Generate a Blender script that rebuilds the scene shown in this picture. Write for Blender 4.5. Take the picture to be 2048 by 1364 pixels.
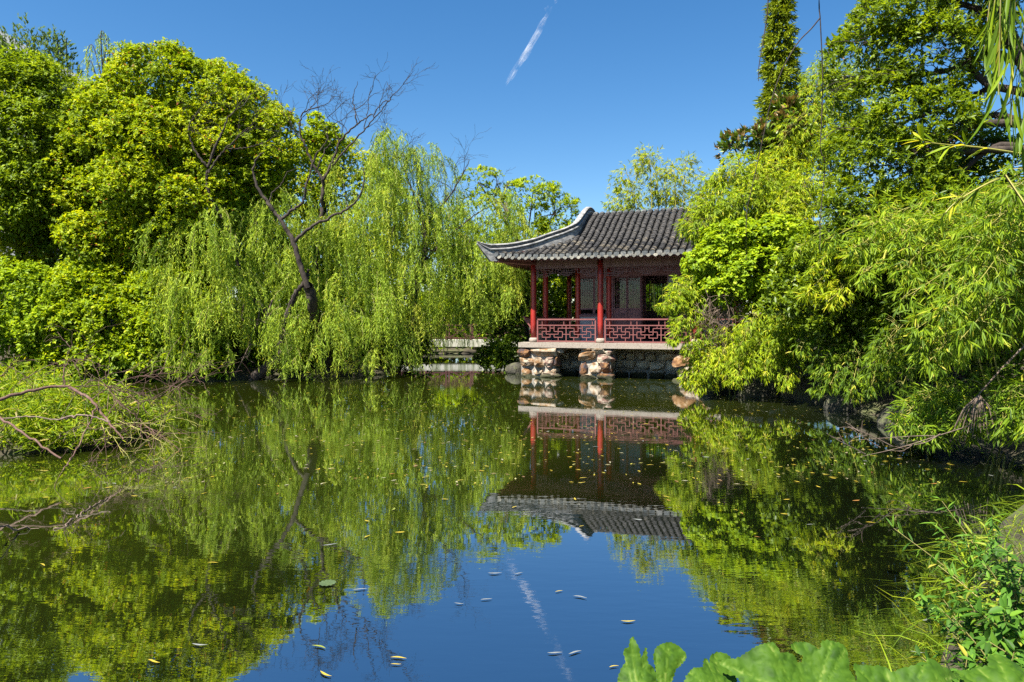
import bpy, math, random
import numpy as np
from mathutils import Vector, Matrix
for o in list(bpy.data.objects): bpy.data.objects.remove(o)
S = bpy.context.scene
C = S.collection
PI = math.pi
# ------------------------------------------------------------------ camera, sky, sun, exposure
cd = bpy.data.cameras.new('camera'); cam = bpy.data.objects.new('camera', cd); C.objects.link(cam)
cam.location = (0, 0, 2.0); cam.rotation_euler = (PI/2, 0, 0)
cd.sensor_width = 36; cd.lens = 24; cd.shift_y = -39/2048
cd.clip_start = 0.05; cd.clip_end = 20000
S.camera = cam
SUN_EL, SUN_AZ = math.radians(58), math.radians(224)      # azimuth clockwise from +Y: behind the camera, to its left
w = bpy.data.worlds.new('World'); S.world = w; w.use_nodes = True
nt = w.node_tree; nt.nodes.clear()
sky = nt.nodes.new('ShaderNodeTexSky'); sky.sky_type = 'NISHITA'; sky.sun_disc = False
sky.sun_elevation = SUN_EL; sky.sun_rotation = SUN_AZ
sky.air_density = 1.0; sky.dust_density = 0.25; sky.ozone_density = 2.2; sky.altitude = 0
hs = nt.nodes.new('ShaderNodeHueSaturation'); hs.inputs['Saturation'].default_value = 1.32
bg = nt.nodes.new('ShaderNodeBackground'); bg.inputs['Strength'].default_value = 0.056
wo = nt.nodes.new('ShaderNodeOutputWorld')
nt.links.new(sky.outputs[0], hs.inputs['Color']); nt.links.new(hs.outputs[0], bg.inputs[0]); nt.links.new(bg.outputs[0], wo.inputs[0])
sl = bpy.data.lights.new('sun', 'SUN'); sl.energy = 5.0; sl.angle = math.radians(0.5); sl.color = (1.0, .95, .86)
so = bpy.data.objects.new('sun', sl); C.objects.link(so); so.location = (-20, -40, 60)
sd = Vector((math.sin(SUN_AZ)*math.cos(SUN_EL), math.cos(SUN_AZ)*math.cos(SUN_EL), math.sin(SUN_EL)))
so.rotation_euler = sd.to_track_quat('Z', 'Y').to_euler()
S.view_settings.view_transform = 'Standard'; S.view_settings.look = 'None'
S.view_settings.exposure = 1.65; S.view_settings.gamma = 1.0; S.view_settings.use_curve_mapping = False
S.render.engine = 'CYCLES'
S.cycles.max_bounces = 7; S.cycles.diffuse_bounces = 4; S.cycles.glossy_bounces = 3; S.cycles.transmission_bounces = 4
S.cycles.transparent_max_bounces = 24; S.cycles.volume_bounces = 2
S.cycles.use_denoising = False; S.cycles.denoiser = 'OPENIMAGEDENOISE'; S.cycles.denoising_input_passes = 'RGB_ALBEDO_NORMAL'
S.cycles.caustics_reflective = False; S.cycles.caustics_refractive = False

# ------------------------------------------------------------------ helpers
def P(px, py, Y):                 # a point at distance Y seen at pixel (px, py) of the 2048-wide photograph
    return np.array([(px-1024)/1365*Y, Y, 2.0+(643-py)/1365*Y])
def RNG(s): return np.random.default_rng(s)
def nrm(v): return v/np.maximum(np.linalg.norm(v, axis=-1, keepdims=True), 1e-9)
def tag(o, label=None, cat=None, group=None, kind=None):
    if label: o['label'] = label
    if cat: o['category'] = cat
    if group: o['group'] = group
    if kind: o['kind'] = kind
    return o
def empty(name, loc=(0, 0, 0), rz=0, **k):
    o = bpy.data.objects.new(name, None); C.objects.link(o); o.location = loc; o.rotation_euler = (0, 0, rz); o.empty_display_size = .2
    return tag(o, **k)
def link(name, me, parent=None, loc=(0, 0, 0), rot=(0, 0, 0), sc=(1, 1, 1), **k):
    o = bpy.data.objects.new(name, me); C.objects.link(o)
    if parent: o.parent = parent
    o.location = loc; o.rotation_euler = rot; o.scale = sc
    return tag(o, **k)
def mesh_np(name, V, F, mat, attr=None, smooth=False, vattr=None):
    """F: (n,k) index array; attr: per-face float; vattr: dict of per-vertex float"""
    me = bpy.data.meshes.new(name)
    V = np.ascontiguousarray(V, dtype=np.float32); F = np.ascontiguousarray(F, dtype=np.int32)
    n, k = F.shape
    me.vertices.add(len(V)); me.vertices.foreach_set('co', V.ravel())
    me.loops.add(n*k); me.loops.foreach_set('vertex_index', F.ravel())
    me.polygons.add(n); me.polygons.foreach_set('loop_start', np.arange(0, n*k, k, dtype=np.int32))
    if smooth: me.polygons.foreach_set('use_smooth', np.ones(n, dtype=bool))
    if attr is not None:
        a = me.attributes.new('rnd', 'FLOAT', 'FACE'); a.data.foreach_set('value', np.ascontiguousarray(attr, dtype=np.float32))
    for kk, vv in (vattr or {}).items():
        a = me.attributes.new(kk, 'FLOAT', 'POINT'); a.data.foreach_set('value', np.ascontiguousarray(vv, dtype=np.float32))
    me.update(calc_edges=True)
    if mat: me.materials.append(mat)
    return me
class MB:
    def __init__(s): s.v = []; s.f = []
    def box(s, lo, hi):
        b = len(s.v); x0, y0, z0 = lo; x1, y1, z1 = hi
        s.v += [(x0,y0,z0),(x1,y0,z0),(x1,y1,z0),(x0,y1,z0),(x0,y0,z1),(x1,y0,z1),(x1,y1,z1),(x0,y1,z1)]
        s.f += [tuple(b+i for i in q) for q in ((0,3,2,1),(4,5,6,7),(0,1,5,4),(1,2,6,5),(2,3,7,6),(3,0,4,7))]; return s
    def lathe(s, c, prof, n=14):
        b = len(s.v)
        for (r, z) in prof:
            for i in range(n): a = 2*PI*i/n; s.v.append((c[0]+r*math.cos(a), c[1]+r*math.sin(a), c[2]+z))
        for j in range(len(prof)-1):
            for i in range(n): i2 = (i+1) % n; s.f.append((b+j*n+i, b+j*n+i2, b+(j+1)*n+i2, b+(j+1)*n+i))
        s.f.append(tuple(b+i for i in reversed(range(n)))); s.f.append(tuple(b+(len(prof)-1)*n+i for i in range(n))); return s
    def quad(s, *p):
        b = len(s.v); s.v += [tuple(q) for q in p]; s.f.append(tuple(range(b, b+len(p)))); return s
    def prism(s, poly, d):        # poly: 3-D points, extruded by d
        b = len(s.v); n = len(poly); d = np.array(d)
        s.v += [tuple(p) for p in poly] + [tuple(np.array(p)+d) for p in poly]
        s.f.append(tuple(b+i for i in reversed(range(n)))); s.f.append(tuple(b+n+i for i in range(n)))
        for i in range(n): j = (i+1) % n; s.f.append((b+i, b+j, b+n+j, b+n+i))
        return s
    def mesh(s, name, mat, smooth=False):
        me = bpy.data.meshes.new(name); me.from_pydata([tuple(map(float, v)) for v in s.v], [], s.f)
        if mat: me.materials.append(mat)
        if smooth: me.polygons.foreach_set('use_smooth', [True]*len(me.polygons))
        me.update(); return me
def tubes(pls, sides=6):
    """pls: list of (points Nx3, radii N) -> V, F"""
    V = []; F = []; b = 0
    ang = np.arange(sides)*2*PI/sides; ca, sa = np.cos(ang), np.sin(ang)
    for pts, rad in pls:
        pts = np.asarray(pts, float); rad = np.asarray(rad, float); n = len(pts)
        t = nrm(np.gradient(pts, axis=0)); up = np.array([0, 0, 1.0]) if abs(t[0, 2]) < .9 else np.array([1.0, 0, 0])
        e1 = nrm(np.cross(t, up)); e2 = np.cross(t, e1)
        ring = pts[:, None, :]+rad[:, None, None]*(e1[:, None, :]*ca[None, :, None]+e2[:, None, :]*sa[None, :, None])
        V.append(ring.reshape(-1, 3))
        i = np.arange(n-1)[:, None]*sides; j = np.arange(sides)[None, :]; j2 = (j+1) % sides
        F.append((b+np.stack([i+j, i+j2, i+sides+j2, i+sides+j], -1)).reshape(-1, 4)); b += n*sides
    return np.concatenate(V), np.concatenate(F)
def spline(pts, n=24):
    pts = np.asarray(pts, float); m = len(pts)
    q = np.vstack([2*pts[0]-pts[1], pts, 2*pts[-1]-pts[-2]]); out = []
    for t in np.linspace(0, m-1, n):
        i = min(int(t), m-2); f = t-i; a, b_, c, d = q[i], q[i+1], q[i+2], q[i+3]
        out.append(.5*((2*b_)+(-a+c)*f+(2*a-5*b_+4*c-d)*f*f+(-a+3*b_-3*c+d)*f**3))
    return np.array(out)

# ------------------------------------------------------------------ materials
def newmat(name):
    m = bpy.data.materials.new(name); m.use_nodes = True; nt = m.node_tree; nt.nodes.clear()
    o = nt.nodes.new('ShaderNodeOutputMaterial')
    return m, nt, nt.nodes, nt.links, o
def ramp(nd, stops, interp='LINEAR'):
    r = nd.new('ShaderNodeValToRGB'); e = r.color_ramp; e.interpolation = interp
    while len(e.elements) < len(stops): e.elements.new(.5)
    for el, (p, c) in zip(e.elements, stops): el.position = p; el.color = (*c, 1)
    return r
def leaf_mat(name, stops, transl=.46, rough=.5, spec=.2, tcol=(1.2, 1.12, .6)):
    m, nt, nd, lk, out = newmat(name)
    at = nd.new('ShaderNodeAttribute'); at.attribute_name = 'rnd'
    r = ramp(nd, stops); lk.new(at.outputs['Fac'], r.inputs[0])
    p = nd.new('ShaderNodeBsdfPrincipled'); p.inputs['Roughness'].default_value = rough; p.inputs['Specular IOR Level'].default_value = spec
    lk.new(r.outputs[0], p.inputs['Base Color'])
    mu = nd.new('ShaderNodeMix'); mu.data_type = 'RGBA'; mu.blend_type = 'MULTIPLY'; mu.inputs[0].default_value = 1
    mu.inputs[7].default_value = (*tcol, 1); lk.new(r.outputs[0], mu.inputs[6])
    t = nd.new('ShaderNodeBsdfTranslucent'); lk.new(mu.outputs[2], t.inputs[0])
    mx = nd.new('ShaderNodeMixShader'); mx.inputs[0].default_value = transl
    lk.new(p.outputs[0], mx.inputs[1]); lk.new(t.outputs[0], mx.inputs[2]); lk.new(mx.outputs[0], out.inputs[0])
    return m
def solid_mat(name, stops, scale=4, detail=6, rough=.7, bump=.3, bscale=None, stretch=(1, 1, 1), spec=.3, obj_rand=0, rough2=None, dist=.02):
    m, nt, nd, lk, out = newmat(name)
    tc = nd.new('ShaderNodeTexCoord'); mp = nd.new('ShaderNodeMapping'); mp.inputs['Scale'].default_value = stretch
    lk.new(tc.outputs['Object'], mp.inputs[0])
    src = mp.outputs[0]
    oi = nd.new('ShaderNodeObjectInfo')
    if obj_rand:
        va = nd.new('ShaderNodeVectorMath'); va.operation = 'ADD'; sc = nd.new('ShaderNodeMath'); sc.operation = 'MULTIPLY'; sc.inputs[1].default_value = 57.0
        lk.new(oi.outputs['Random'], sc.inputs[0]); lk.new(mp.outputs[0], va.inputs[0]); lk.new(sc.outputs[0], va.inputs[1]); src = va.outputs[0]
    n = nd.new('ShaderNodeTexNoise'); n.inputs['Scale'].default_value = scale; n.inputs['Detail'].default_value = detail; n.inputs['Roughness'].default_value = .62
    lk.new(src, n.inputs['Vector'])
    r = ramp(nd, stops)
    fac = n.outputs[0]
    if obj_rand:
        ma = nd.new('ShaderNodeMath'); ma.operation = 'MULTIPLY_ADD'; ma.inputs[1].default_value = obj_rand; lk.new(oi.outputs['Random'], ma.inputs[0])
        sb = nd.new('ShaderNodeMath'); sb.operation = 'SUBTRACT'; sb.inputs[1].default_value = obj_rand/2
        lk.new(n.outputs[0], sb.inputs[0]); lk.new(sb.outputs[0], ma.inputs[2]); fac = ma.outputs[0]
    lk.new(fac, r.inputs[0])
    p = nd.new('ShaderNodeBsdfPrincipled'); p.inputs['Roughness'].default_value = rough; p.inputs['Specular IOR Level'].default_value = spec
    lk.new(r.outputs[0], p.inputs['Base Color'])
    if bump:
        n2 = nd.new('ShaderNodeTexNoise'); n2.inputs['Scale'].default_value = bscale or scale*4; n2.inputs['Detail'].default_value = 5; lk.new(src, n2.inputs['Vector'])
        b = nd.new('ShaderNodeBump'); b.inputs['Strength'].default_value = bump; b.inputs['Distance'].default_value = dist
        lk.new(n2.outputs[0], b.inputs['Height']); lk.new(b.outputs[0], p.inputs['Normal'])
    lk.new(p.outputs[0], out.inputs[0]); return m
M = {}
L = leaf_mat
M['camphor'] = L('camphor_leaf', [(0, (.095,.16,.006)), (.4, (.24,.335,.007)), (.75, (.40,.47,.009)), (.97, (.54,.55,.012)), (1, (.28,.10,.03))])
M['willow'] = L('willow_leaf', [(0, (.16,.25,.026)), (.5, (.33,.46,.046)), (.9, (.50,.60,.07)), (1, (.54,.50,.06))])
M['feather'] = L('feathery_leaf', [(0, (.08,.135,.008)), (.6, (.21,.305,.010)), (1, (.36,.43,.012))])
M['blueleaf'] = L('bluish_leaf', [(0, (.06,.11,.03)), (.6, (.12,.2,.04)), (1, (.22,.28,.06))])
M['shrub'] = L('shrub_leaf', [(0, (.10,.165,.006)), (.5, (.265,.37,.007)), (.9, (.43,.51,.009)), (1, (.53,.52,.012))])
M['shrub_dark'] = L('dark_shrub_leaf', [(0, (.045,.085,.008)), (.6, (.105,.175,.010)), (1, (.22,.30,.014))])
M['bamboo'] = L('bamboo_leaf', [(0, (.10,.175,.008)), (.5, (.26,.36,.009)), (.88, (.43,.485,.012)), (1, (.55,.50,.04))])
M['bamboo_shade_tint'] = L('shade_tinted_bamboo_leaf', [(0, (.055,.11,.009)), (.45, (.145,.24,.010)), (.85, (.28,.38,.014)), (1, (.48,.44,.05))])  # darker bamboo copy: shade of the leaning tree put into the colour
M['bamboo_yellow'] = L('yellow_bamboo_leaf', [(0, (.17,.25,.010)), (.5, (.30,.38,.014)), (.9, (.42,.45,.018)), (1, (.52,.45,.04))])
M['vine'] = L('creeper_leaf', [(0, (.12,.205,.008)), (.5, (.27,.39,.012)), (1, (.44,.53,.015))])
M['broad'] = L('broad_leaf', [(0, (.065,.115,.008)), (.6, (.17,.25,.010)), (1, (.34,.42,.014))], rough=.42, spec=.3)
M['conifer'] = L('conifer_needles', [(0, (.10,.15,.010)), (.6, (.21,.27,.012)), (1, (.32,.37,.018))], transl=.3)
M['magnolia'] = L('magnolia_leaf', [(0, (.06,.11,.010)), (.5, (.12,.19,.014)), (.6, (.20,.13,.045)), (1, (.27,.17,.06))], rough=.4, spec=.35, transl=.2)
M['grassblade'] = L('reed_blade', [(0, (.09,.17,.010)), (.5, (.22,.32,.012)), (.85, (.36,.41,.02)), (1, (.42,.35,.14))])
M['weed'] = L('weed_leaf', [(0, (.04,.10,.012)), (.5, (.085,.20,.022)), (.9, (.17,.32,.03)), (1, (.40,.36,.05))])
M['floatleaf'] = L('fallen_leaf', [(0, (.40,.30,.03)), (.5, (.30,.28,.05)), (.75, (.30,.28,.20)), (1, (.25,.12,.04))], transl=.1)
M['bark'] = solid_mat('bark', [(.3, (.018,.013,.010)), (.55, (.045,.034,.027)), (.75, (.085,.068,.055))], 9, stretch=(1,1,.35), bump=.8, rough=.9)
M['bark_pale'] = solid_mat('dead_wood', [(.3, (.08,.055,.04)), (.55, (.16,.115,.085)), (.75, (.26,.20,.165))], 7, bump=.4, rough=.85)
M['bark_red'] = solid_mat('reddish_dead_wood', [(.3, (.06,.030,.022)), (.55, (.12,.066,.048)), (.75, (.19,.125,.10))], 7, bump=.4, rough=.8)
M['twig'] = solid_mat('yellow_twig', [(.3, (.16,.14,.04)), (.7, (.30,.26,.09))], 5, bump=0)
M['culm'] = solid_mat('bamboo_culm', [(.3, (.16,.17,.03)), (.7, (.34,.30,.07))], 5, bump=.1, rough=.4)
M['soil'] = solid_mat('bank_soil', [(.3, (.022,.018,.012)), (.5, (.05,.042,.026)), (.7, (.075,.085,.03))], 1.3, bump=.6, rough=.95, dist=.06)
M['column'] = solid_mat('red_lacquer', [(.22, (.10,.010,.008)), (.36, (.22,.015,.011)), (.58, (.31,.021,.014)), (.74, (.35,.04,.026)), (.84, (.38,.14,.11))], 5, stretch=(1,1,.3), bump=.15, rough=.42, spec=.45)
M['rail'] = solid_mat('weathered_red_rail', [(.26, (.07,.026,.025)), (.42, (.16,.05,.046)), (.6, (.22,.082,.075)), (.74, (.34,.20,.185))], 12, bump=.3, rough=.65)
M['darkrail'] = solid_mat('dark_red_rail', [(.3, (.05,.018,.018)), (.7, (.10,.035,.035))], 12, bump=.3, rough=.7)
M['wood'] = solid_mat('dark_purple_wood', [(.3, (.075,.034,.038)), (.55, (.14,.066,.070)), (.75, (.21,.115,.115))], 5, stretch=(.5,1,1.5), bump=.25, rough=.6)
M['beam'] = solid_mat('faded_beam_paint', [(.3, (.12,.058,.058)), (.5, (.21,.12,.118)), (.68, (.28,.18,.175)), (.8, (.33,.16,.14))], 4, stretch=(3,1,.4), bump=.2, rough=.75)
M['rafter'] = solid_mat('rafter_wood', [(.3, (.06,.02,.016)), (.7, (.14,.05,.035))], 5, bump=.2)
M['granite'] = solid_mat('granite_slab', [(.25, (.13,.10,.08)), (.45, (.26,.22,.18)), (.6, (.32,.275,.23)), (.8, (.19,.15,.11))], 26, detail=8, bump=.2, rough=.85)
M['plaster'] = solid_mat('grey_plaster', [(.3, (.17,.19,.21)), (.7, (.30,.32,.35))], 2, bump=.15, rough=.9)
M['white_plaster'] = solid_mat('pale_ridge_plaster', [(.25, (.06,.06,.06)), (.45, (.17,.168,.165)), (.6, (.29,.285,.27)), (.75, (.42,.41,.38))], 5, detail=8, stretch=(1,1,2.2), bump=.4, rough=.9)
M['tile'] = solid_mat('old_grey_tile', [(.2, (.014,.014,.015)), (.42, (.035,.034,.035)), (.58, (.066,.061,.056)), (.78, (.16,.135,.095))], 13, bump=.6, rough=.88, obj_rand=.45)
M['tile_end'] = solid_mat('tile_end_face', [(.25, (.03,.034,.036)), (.5, (.065,.072,.074)), (.75, (.16,.155,.14))], 14, bump=.5, rough=.85, obj_rand=.3)
M['stone'] = solid_mat('rust_and_cream_stone', [(.2, (.035,.030,.035)), (.33, (.13,.06,.025)), (.43, (.20,.105,.04)), (.52, (.27,.19,.12)), (.64, (.37,.31,.23)), (.8, (.17,.09,.07))], 4.6, detail=8, bump=.9, bscale=9, rough=.85, obj_rand=.55, dist=.05)
M['stone_shade_lift'] = solid_mat('shade_lifted_wall_stone', [(.25, (.30,.24,.17)), (.45, (.54,.44,.32)), (.6, (.64,.55,.43)), (.75, (.56,.33,.15))], 3.0, detail=8, bump=.9, bscale=8, rough=.9, obj_rand=.35, dist=.05)  # paler than the stone itself: fill light under the deck put into the colour
def wet_foot(m, top=.13):
    nt = m.node_tree; nd, lk = nt.nodes, nt.links; p = [n for n in nd if n.type == 'BSDF_PRINCIPLED'][0]; src = p.inputs['Base Color'].links[0].from_socket
    ge = nd.new('ShaderNodeNewGeometry'); sx = nd.new('ShaderNodeSeparateXYZ'); lk.new(ge.outputs['Position'], sx.inputs[0]); nz = nd.new('ShaderNodeTexNoise'); nz.inputs['Scale'].default_value = 6; lk.new(ge.outputs['Position'], nz.inputs['Vector'])
    ma = nd.new('ShaderNodeMath'); ma.operation = 'MULTIPLY_ADD'; ma.inputs[1].default_value = -.18; lk.new(nz.outputs[0], ma.inputs[0]); lk.new(sx.outputs[2], ma.inputs[2])
    mr = nd.new('ShaderNodeMapRange'); mr.inputs[1].default_value = top-.12; mr.inputs[2].default_value = top-.04; lk.new(ma.outputs[0], mr.inputs[0])
    mx = nd.new('ShaderNodeMix'); mx.data_type = 'RGBA'; mx.inputs[6].default_value = (.035,.035,.016,1); lk.new(mr.outputs[0], mx.inputs[0]); lk.new(src, mx.inputs[7]); lk.new(mx.outputs[2], p.inputs['Base Color'])
wet_foot(M['stone'], .12); wet_foot(M['stone_shade_lift'], .16)
M['mortar'] = solid_mat('mortar', [(.3, (.20,.18,.15)), (.7, (.42,.38,.32))], 9, bump=.6, rough=.95)
M['concrete'] = solid_mat('stained_concrete', [(.3, (.08,.10,.04)), (.45, (.25,.26,.19)), (.6, (.45,.44,.38)), (.8, (.55,.53,.48))], 2.5, stretch=(2.2,1,.25), bump=.2, rough=.9)
M['brick_grey'] = solid_mat('grey_brick', [(.3, (.18,.18,.18)), (.7, (.45,.44,.42))], 10, stretch=(1,1,6), bump=.4, rough=.9)
M['pan'] = solid_mat('mossy_shade_dark_pan_tile', [(.3, (.010,.010,.010)), (.6, (.024,.022,.018)), (.8, (.07,.055,.02))], 18, bump=.4, rough=.95)  # moss, plus the shade between tile rows put into the colour
M['drip'] = solid_mat('weathered_drip_tile', [(.25, (.06,.06,.055)), (.5, (.14,.135,.115)), (.75, (.26,.245,.20))], 14, bump=.5, rough=.9, obj_rand=.3)
M['shore_rock'] = solid_mat('dark_mossy_rock', [(.3, (.02,.02,.016)), (.5, (.06,.055,.04)), (.7, (.09,.10,.04))], 4, bump=.8, rough=.9, dist=.05)
M['paper'] = solid_mat('scroll_paper', [(.3, (.50,.50,.44)), (.7, (.62,.61,.54))], 3, bump=0, rough=.9)
M['ink'] = solid_mat('ink', [(.3, (.03,.03,.03)), (.7, (.05,.05,.05))], 3, bump=0)
M['wall_white'] = solid_mat('white_render', [(.3, (.22,.225,.24)), (.7, (.29,.30,.31))], .6, bump=.05)
M['wall_grey'] = solid_mat('grey_render', [(.35, (.16,.17,.20)), (.65, (.27,.28,.31))], .35, bump=.05)
# glass
m, nt_, nd, lk, out = newmat('window_glass'); p = nd.new('ShaderNodeBsdfPrincipled'); p.inputs['Base Color'].default_value = (.7,.78,.76,1); p.inputs['Roughness'].default_value = .05
tr = nd.new('ShaderNodeBsdfTransparent'); gl = nd.new('ShaderNodeBsdfGlossy'); gl.inputs['Roughness'].default_value = .04
fr = nd.new('ShaderNodeFresnel'); fr.inputs[0].default_value = 1.5; mx = nd.new('ShaderNodeMixShader')
tr.inputs[0].default_value = (.42,.50,.46,1)
lk.new(fr.outputs[0], mx.inputs[0]); lk.new(tr.outputs[0], mx.inputs[1]); lk.new(gl.outputs[0], mx.inputs[2]); lk.new(mx.outputs[0], out.inputs[0]); nd.remove(p); M['glass'] = m
# water: murky green body under a mirror-like skin with patches of fine ripple
def water_mat():
    m, nt, nd, lk, out = newmat('pond_water')
    ge = nd.new('ShaderNodeNewGeometry')
    mp = nd.new('ShaderNodeMapping'); mp.inputs['Scale'].default_value = (.55, 1.6, 1); lk.new(ge.outputs['Position'], mp.inputs[0])
    n1 = nd.new('ShaderNodeTexNoise'); n1.inputs['Scale'].default_value = 5.5; n1.inputs['Detail'].default_value = 3; lk.new(mp.outputs[0], n1.inputs['Vector'])
    mp2 = nd.new('ShaderNodeMapping'); mp2.inputs['Scale'].default_value = (.3, 1, 1); lk.new(ge.outputs['Position'], mp2.inputs[0])
    n3 = nd.new('ShaderNodeTexNoise'); n3.inputs['Scale'].default_value = .33; n3.inputs['Detail'].default_value = 2; lk.new(mp2.outputs[0], n3.inputs['Vector'])
    mr = nd.new('ShaderNodeMapRange'); mr.inputs[1].default_value = .42; mr.inputs[2].default_value = .68; mr.inputs[3].default_value = .12; mr.inputs[4].default_value = 1.0; lk.new(n3.outputs[0], mr.inputs[0])
    mu = nd.new('ShaderNodeMath'); mu.operation = 'MULTIPLY'; lk.new(n1.outputs[0], mu.inputs[0]); lk.new(mr.outputs[0], mu.inputs[1])
    n4 = nd.new('ShaderNodeTexNoise'); n4.inputs['Scale'].default_value = 1.1; n4.inputs['Detail'].default_value = 1; lk.new(mp.outputs[0], n4.inputs['Vector'])
    ad = nd.new('ShaderNodeMath'); ad.operation = 'MULTIPLY_ADD'; ad.inputs[1].default_value = .35; lk.new(n4.outputs[0], ad.inputs[0]); lk.new(mu.outputs[0], ad.inputs[2])
    b = nd.new('ShaderNodeBump'); b.inputs['Strength'].default_value = 1.0; b.inputs['Distance'].default_value = .0014; lk.new(ad.outputs[0], b.inputs['Height'])
    nm = nd.new('ShaderNodeTexNoise'); nm.inputs['Scale'].default_value = .25; lk.new(ge.outputs['Position'], nm.inputs['Vector'])
    # body colour: darker in the near pool, lighter green towards far and left banks
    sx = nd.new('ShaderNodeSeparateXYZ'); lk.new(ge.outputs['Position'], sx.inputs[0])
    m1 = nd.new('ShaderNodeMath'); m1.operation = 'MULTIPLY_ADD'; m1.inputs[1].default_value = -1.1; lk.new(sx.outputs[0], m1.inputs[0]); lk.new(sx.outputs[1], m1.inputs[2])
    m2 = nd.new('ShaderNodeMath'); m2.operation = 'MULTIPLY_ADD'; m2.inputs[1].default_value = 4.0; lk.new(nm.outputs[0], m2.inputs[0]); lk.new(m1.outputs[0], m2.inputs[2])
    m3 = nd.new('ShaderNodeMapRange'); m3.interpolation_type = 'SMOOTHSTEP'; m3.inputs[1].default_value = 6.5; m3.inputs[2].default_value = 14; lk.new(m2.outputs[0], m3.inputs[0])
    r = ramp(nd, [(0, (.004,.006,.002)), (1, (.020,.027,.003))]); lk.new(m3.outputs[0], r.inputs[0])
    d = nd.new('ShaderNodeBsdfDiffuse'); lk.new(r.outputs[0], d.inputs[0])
    g = nd.new('ShaderNodeBsdfGlossy'); g.inputs['Roughness'].default_value = .012; g.inputs['Color'].default_value = (.90,.93,1.0,1); lk.new(b.outputs[0], g.inputs['Normal'])
    f = nd.new('ShaderNodeFresnel'); f.inputs[0].default_value = 1.45; lk.new(b.outputs[0], f.inputs['Normal'])
    ma = nd.new('ShaderNodeMath'); ma.operation = 'MULTIPLY_ADD'; ma.inputs[1].default_value = .48; ma.inputs[2].default_value = .50; lk.new(f.outputs[0], ma.inputs[0])
    mx = nd.new('ShaderNodeMixShader'); lk.new(ma.outputs[0], mx.inputs[0]); lk.new(d.outputs[0], mx.inputs[1]); lk.new(g.outputs[0], mx.inputs[2]); lk.new(mx.outputs[0], out.inputs[0])
    return m
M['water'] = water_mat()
# vapour: thin bright wisps that let the sky through
m, nt_, nd, lk, out = newmat('vapour'); tc = nd.new('ShaderNodeTexCoord'); n = nd.new('ShaderNodeTexNoise'); n.inputs['Scale'].default_value = .022; n.inputs['Detail'].default_value = 3; lk.new(tc.outputs['Object'], n.inputs['Vector'])
mr = nd.new('ShaderNodeMapRange'); mr.inputs[1].default_value = .38; mr.inputs[2].default_value = .68; mr.inputs[3].default_value = .0; mr.inputs[4].default_value = .06; lk.new(n.outputs[0], mr.inputs[0])
d = nd.new('ShaderNodeBsdfDiffuse'); d.inputs[0].default_value = (.9,.9,.92,1); t = nd.new('ShaderNodeBsdfTranslucent'); t.inputs[0].default_value = (.9,.9,.92,1); ms = nd.new('ShaderNodeMixShader'); lk.new(d.outputs[0], ms.inputs[1]); lk.new(t.outputs[0], ms.inputs[2])
tr = nd.new('ShaderNodeBsdfTransparent'); mx = nd.new('ShaderNodeMixShader'); lk.new(mr.outputs[0], mx.inputs[0]); lk.new(tr.outputs[0], mx.inputs[1]); lk.new(ms.outputs[0], mx.inputs[2]); lk.new(mx.outputs[0], out.inputs[0]); M['vapour'] = m
# ------------------------------------------------------------------ ground and water
POND = np.array([(1.0,1.15),(-4,1.0),(-8.4,4),(-9.4,8),(-8.2,9.9),(-6.7,10.7),(-6.2,11.5),(-6.9,13.0),(-9.5,14.6),(-14,16),(-20,18),(-23,21),(-18,22.9),(-13,22.9),(-9.8,22.6),
    (-8.6,24.6),(-4.6,25.6),(-5.2,30),(-6.2,37),(-6.3,42.6),(1.5,42.6),(1.0,38),(.6,30),(.35,27.4),(.75,26.5),(3.5,25.6),(6.2,24.5),(5.6,21),(6.2,19.3),(7.3,17.6),(7.7,14.5),(8.0,11.5),(6.6,8.4),(5.0,7.0),(3.5,5.3),(2.6,4.15),(2.1,3.5),(1.5,2.4)])
def pond_sd(X, Y):                # signed distance, positive on land
    p = np.stack([X, Y], -1); d = np.full(X.shape, 1e9); ins = np.zeros(X.shape, bool)
    for a, b in zip(POND, np.roll(POND, -1, 0)):
        e = b-a; t = np.clip(((p-a)@e)/(e@e), 0, 1)[..., None]; d = np.minimum(d, np.linalg.norm(p-a-t*e, axis=-1))
        cnd = (a[1] > Y) != (b[1] > Y); xi = (b[0]-a[0])*(Y-a[1])/(b[1]-a[1]+1e-12)+a[0]; ins ^= cnd & (X < xi)
    return np.where(ins, -d, d)
def ground_h(X, Y):
    X = np.asarray(X, float); Y = np.asarray(Y, float); s = pond_sd(X, Y)
    land = .30*(1-np.exp(-np.maximum(s, 0)/.45))+.05*np.maximum(s, 0)
    hill = 2.2*np.exp(-((X+15)/9)**2-((Y-31)/5)**2)+1.4*np.exp(-((X-11.5)/3.2)**2-((Y-15)/7)**2)
    land = np.minimum(land, .9)+hill*np.clip(s/3, 0, 1)
    return np.where(s > 0, land+.04*np.sin(X*2.1)*np.cos(Y*1.7), np.maximum(s*.9, -1.0))
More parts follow.
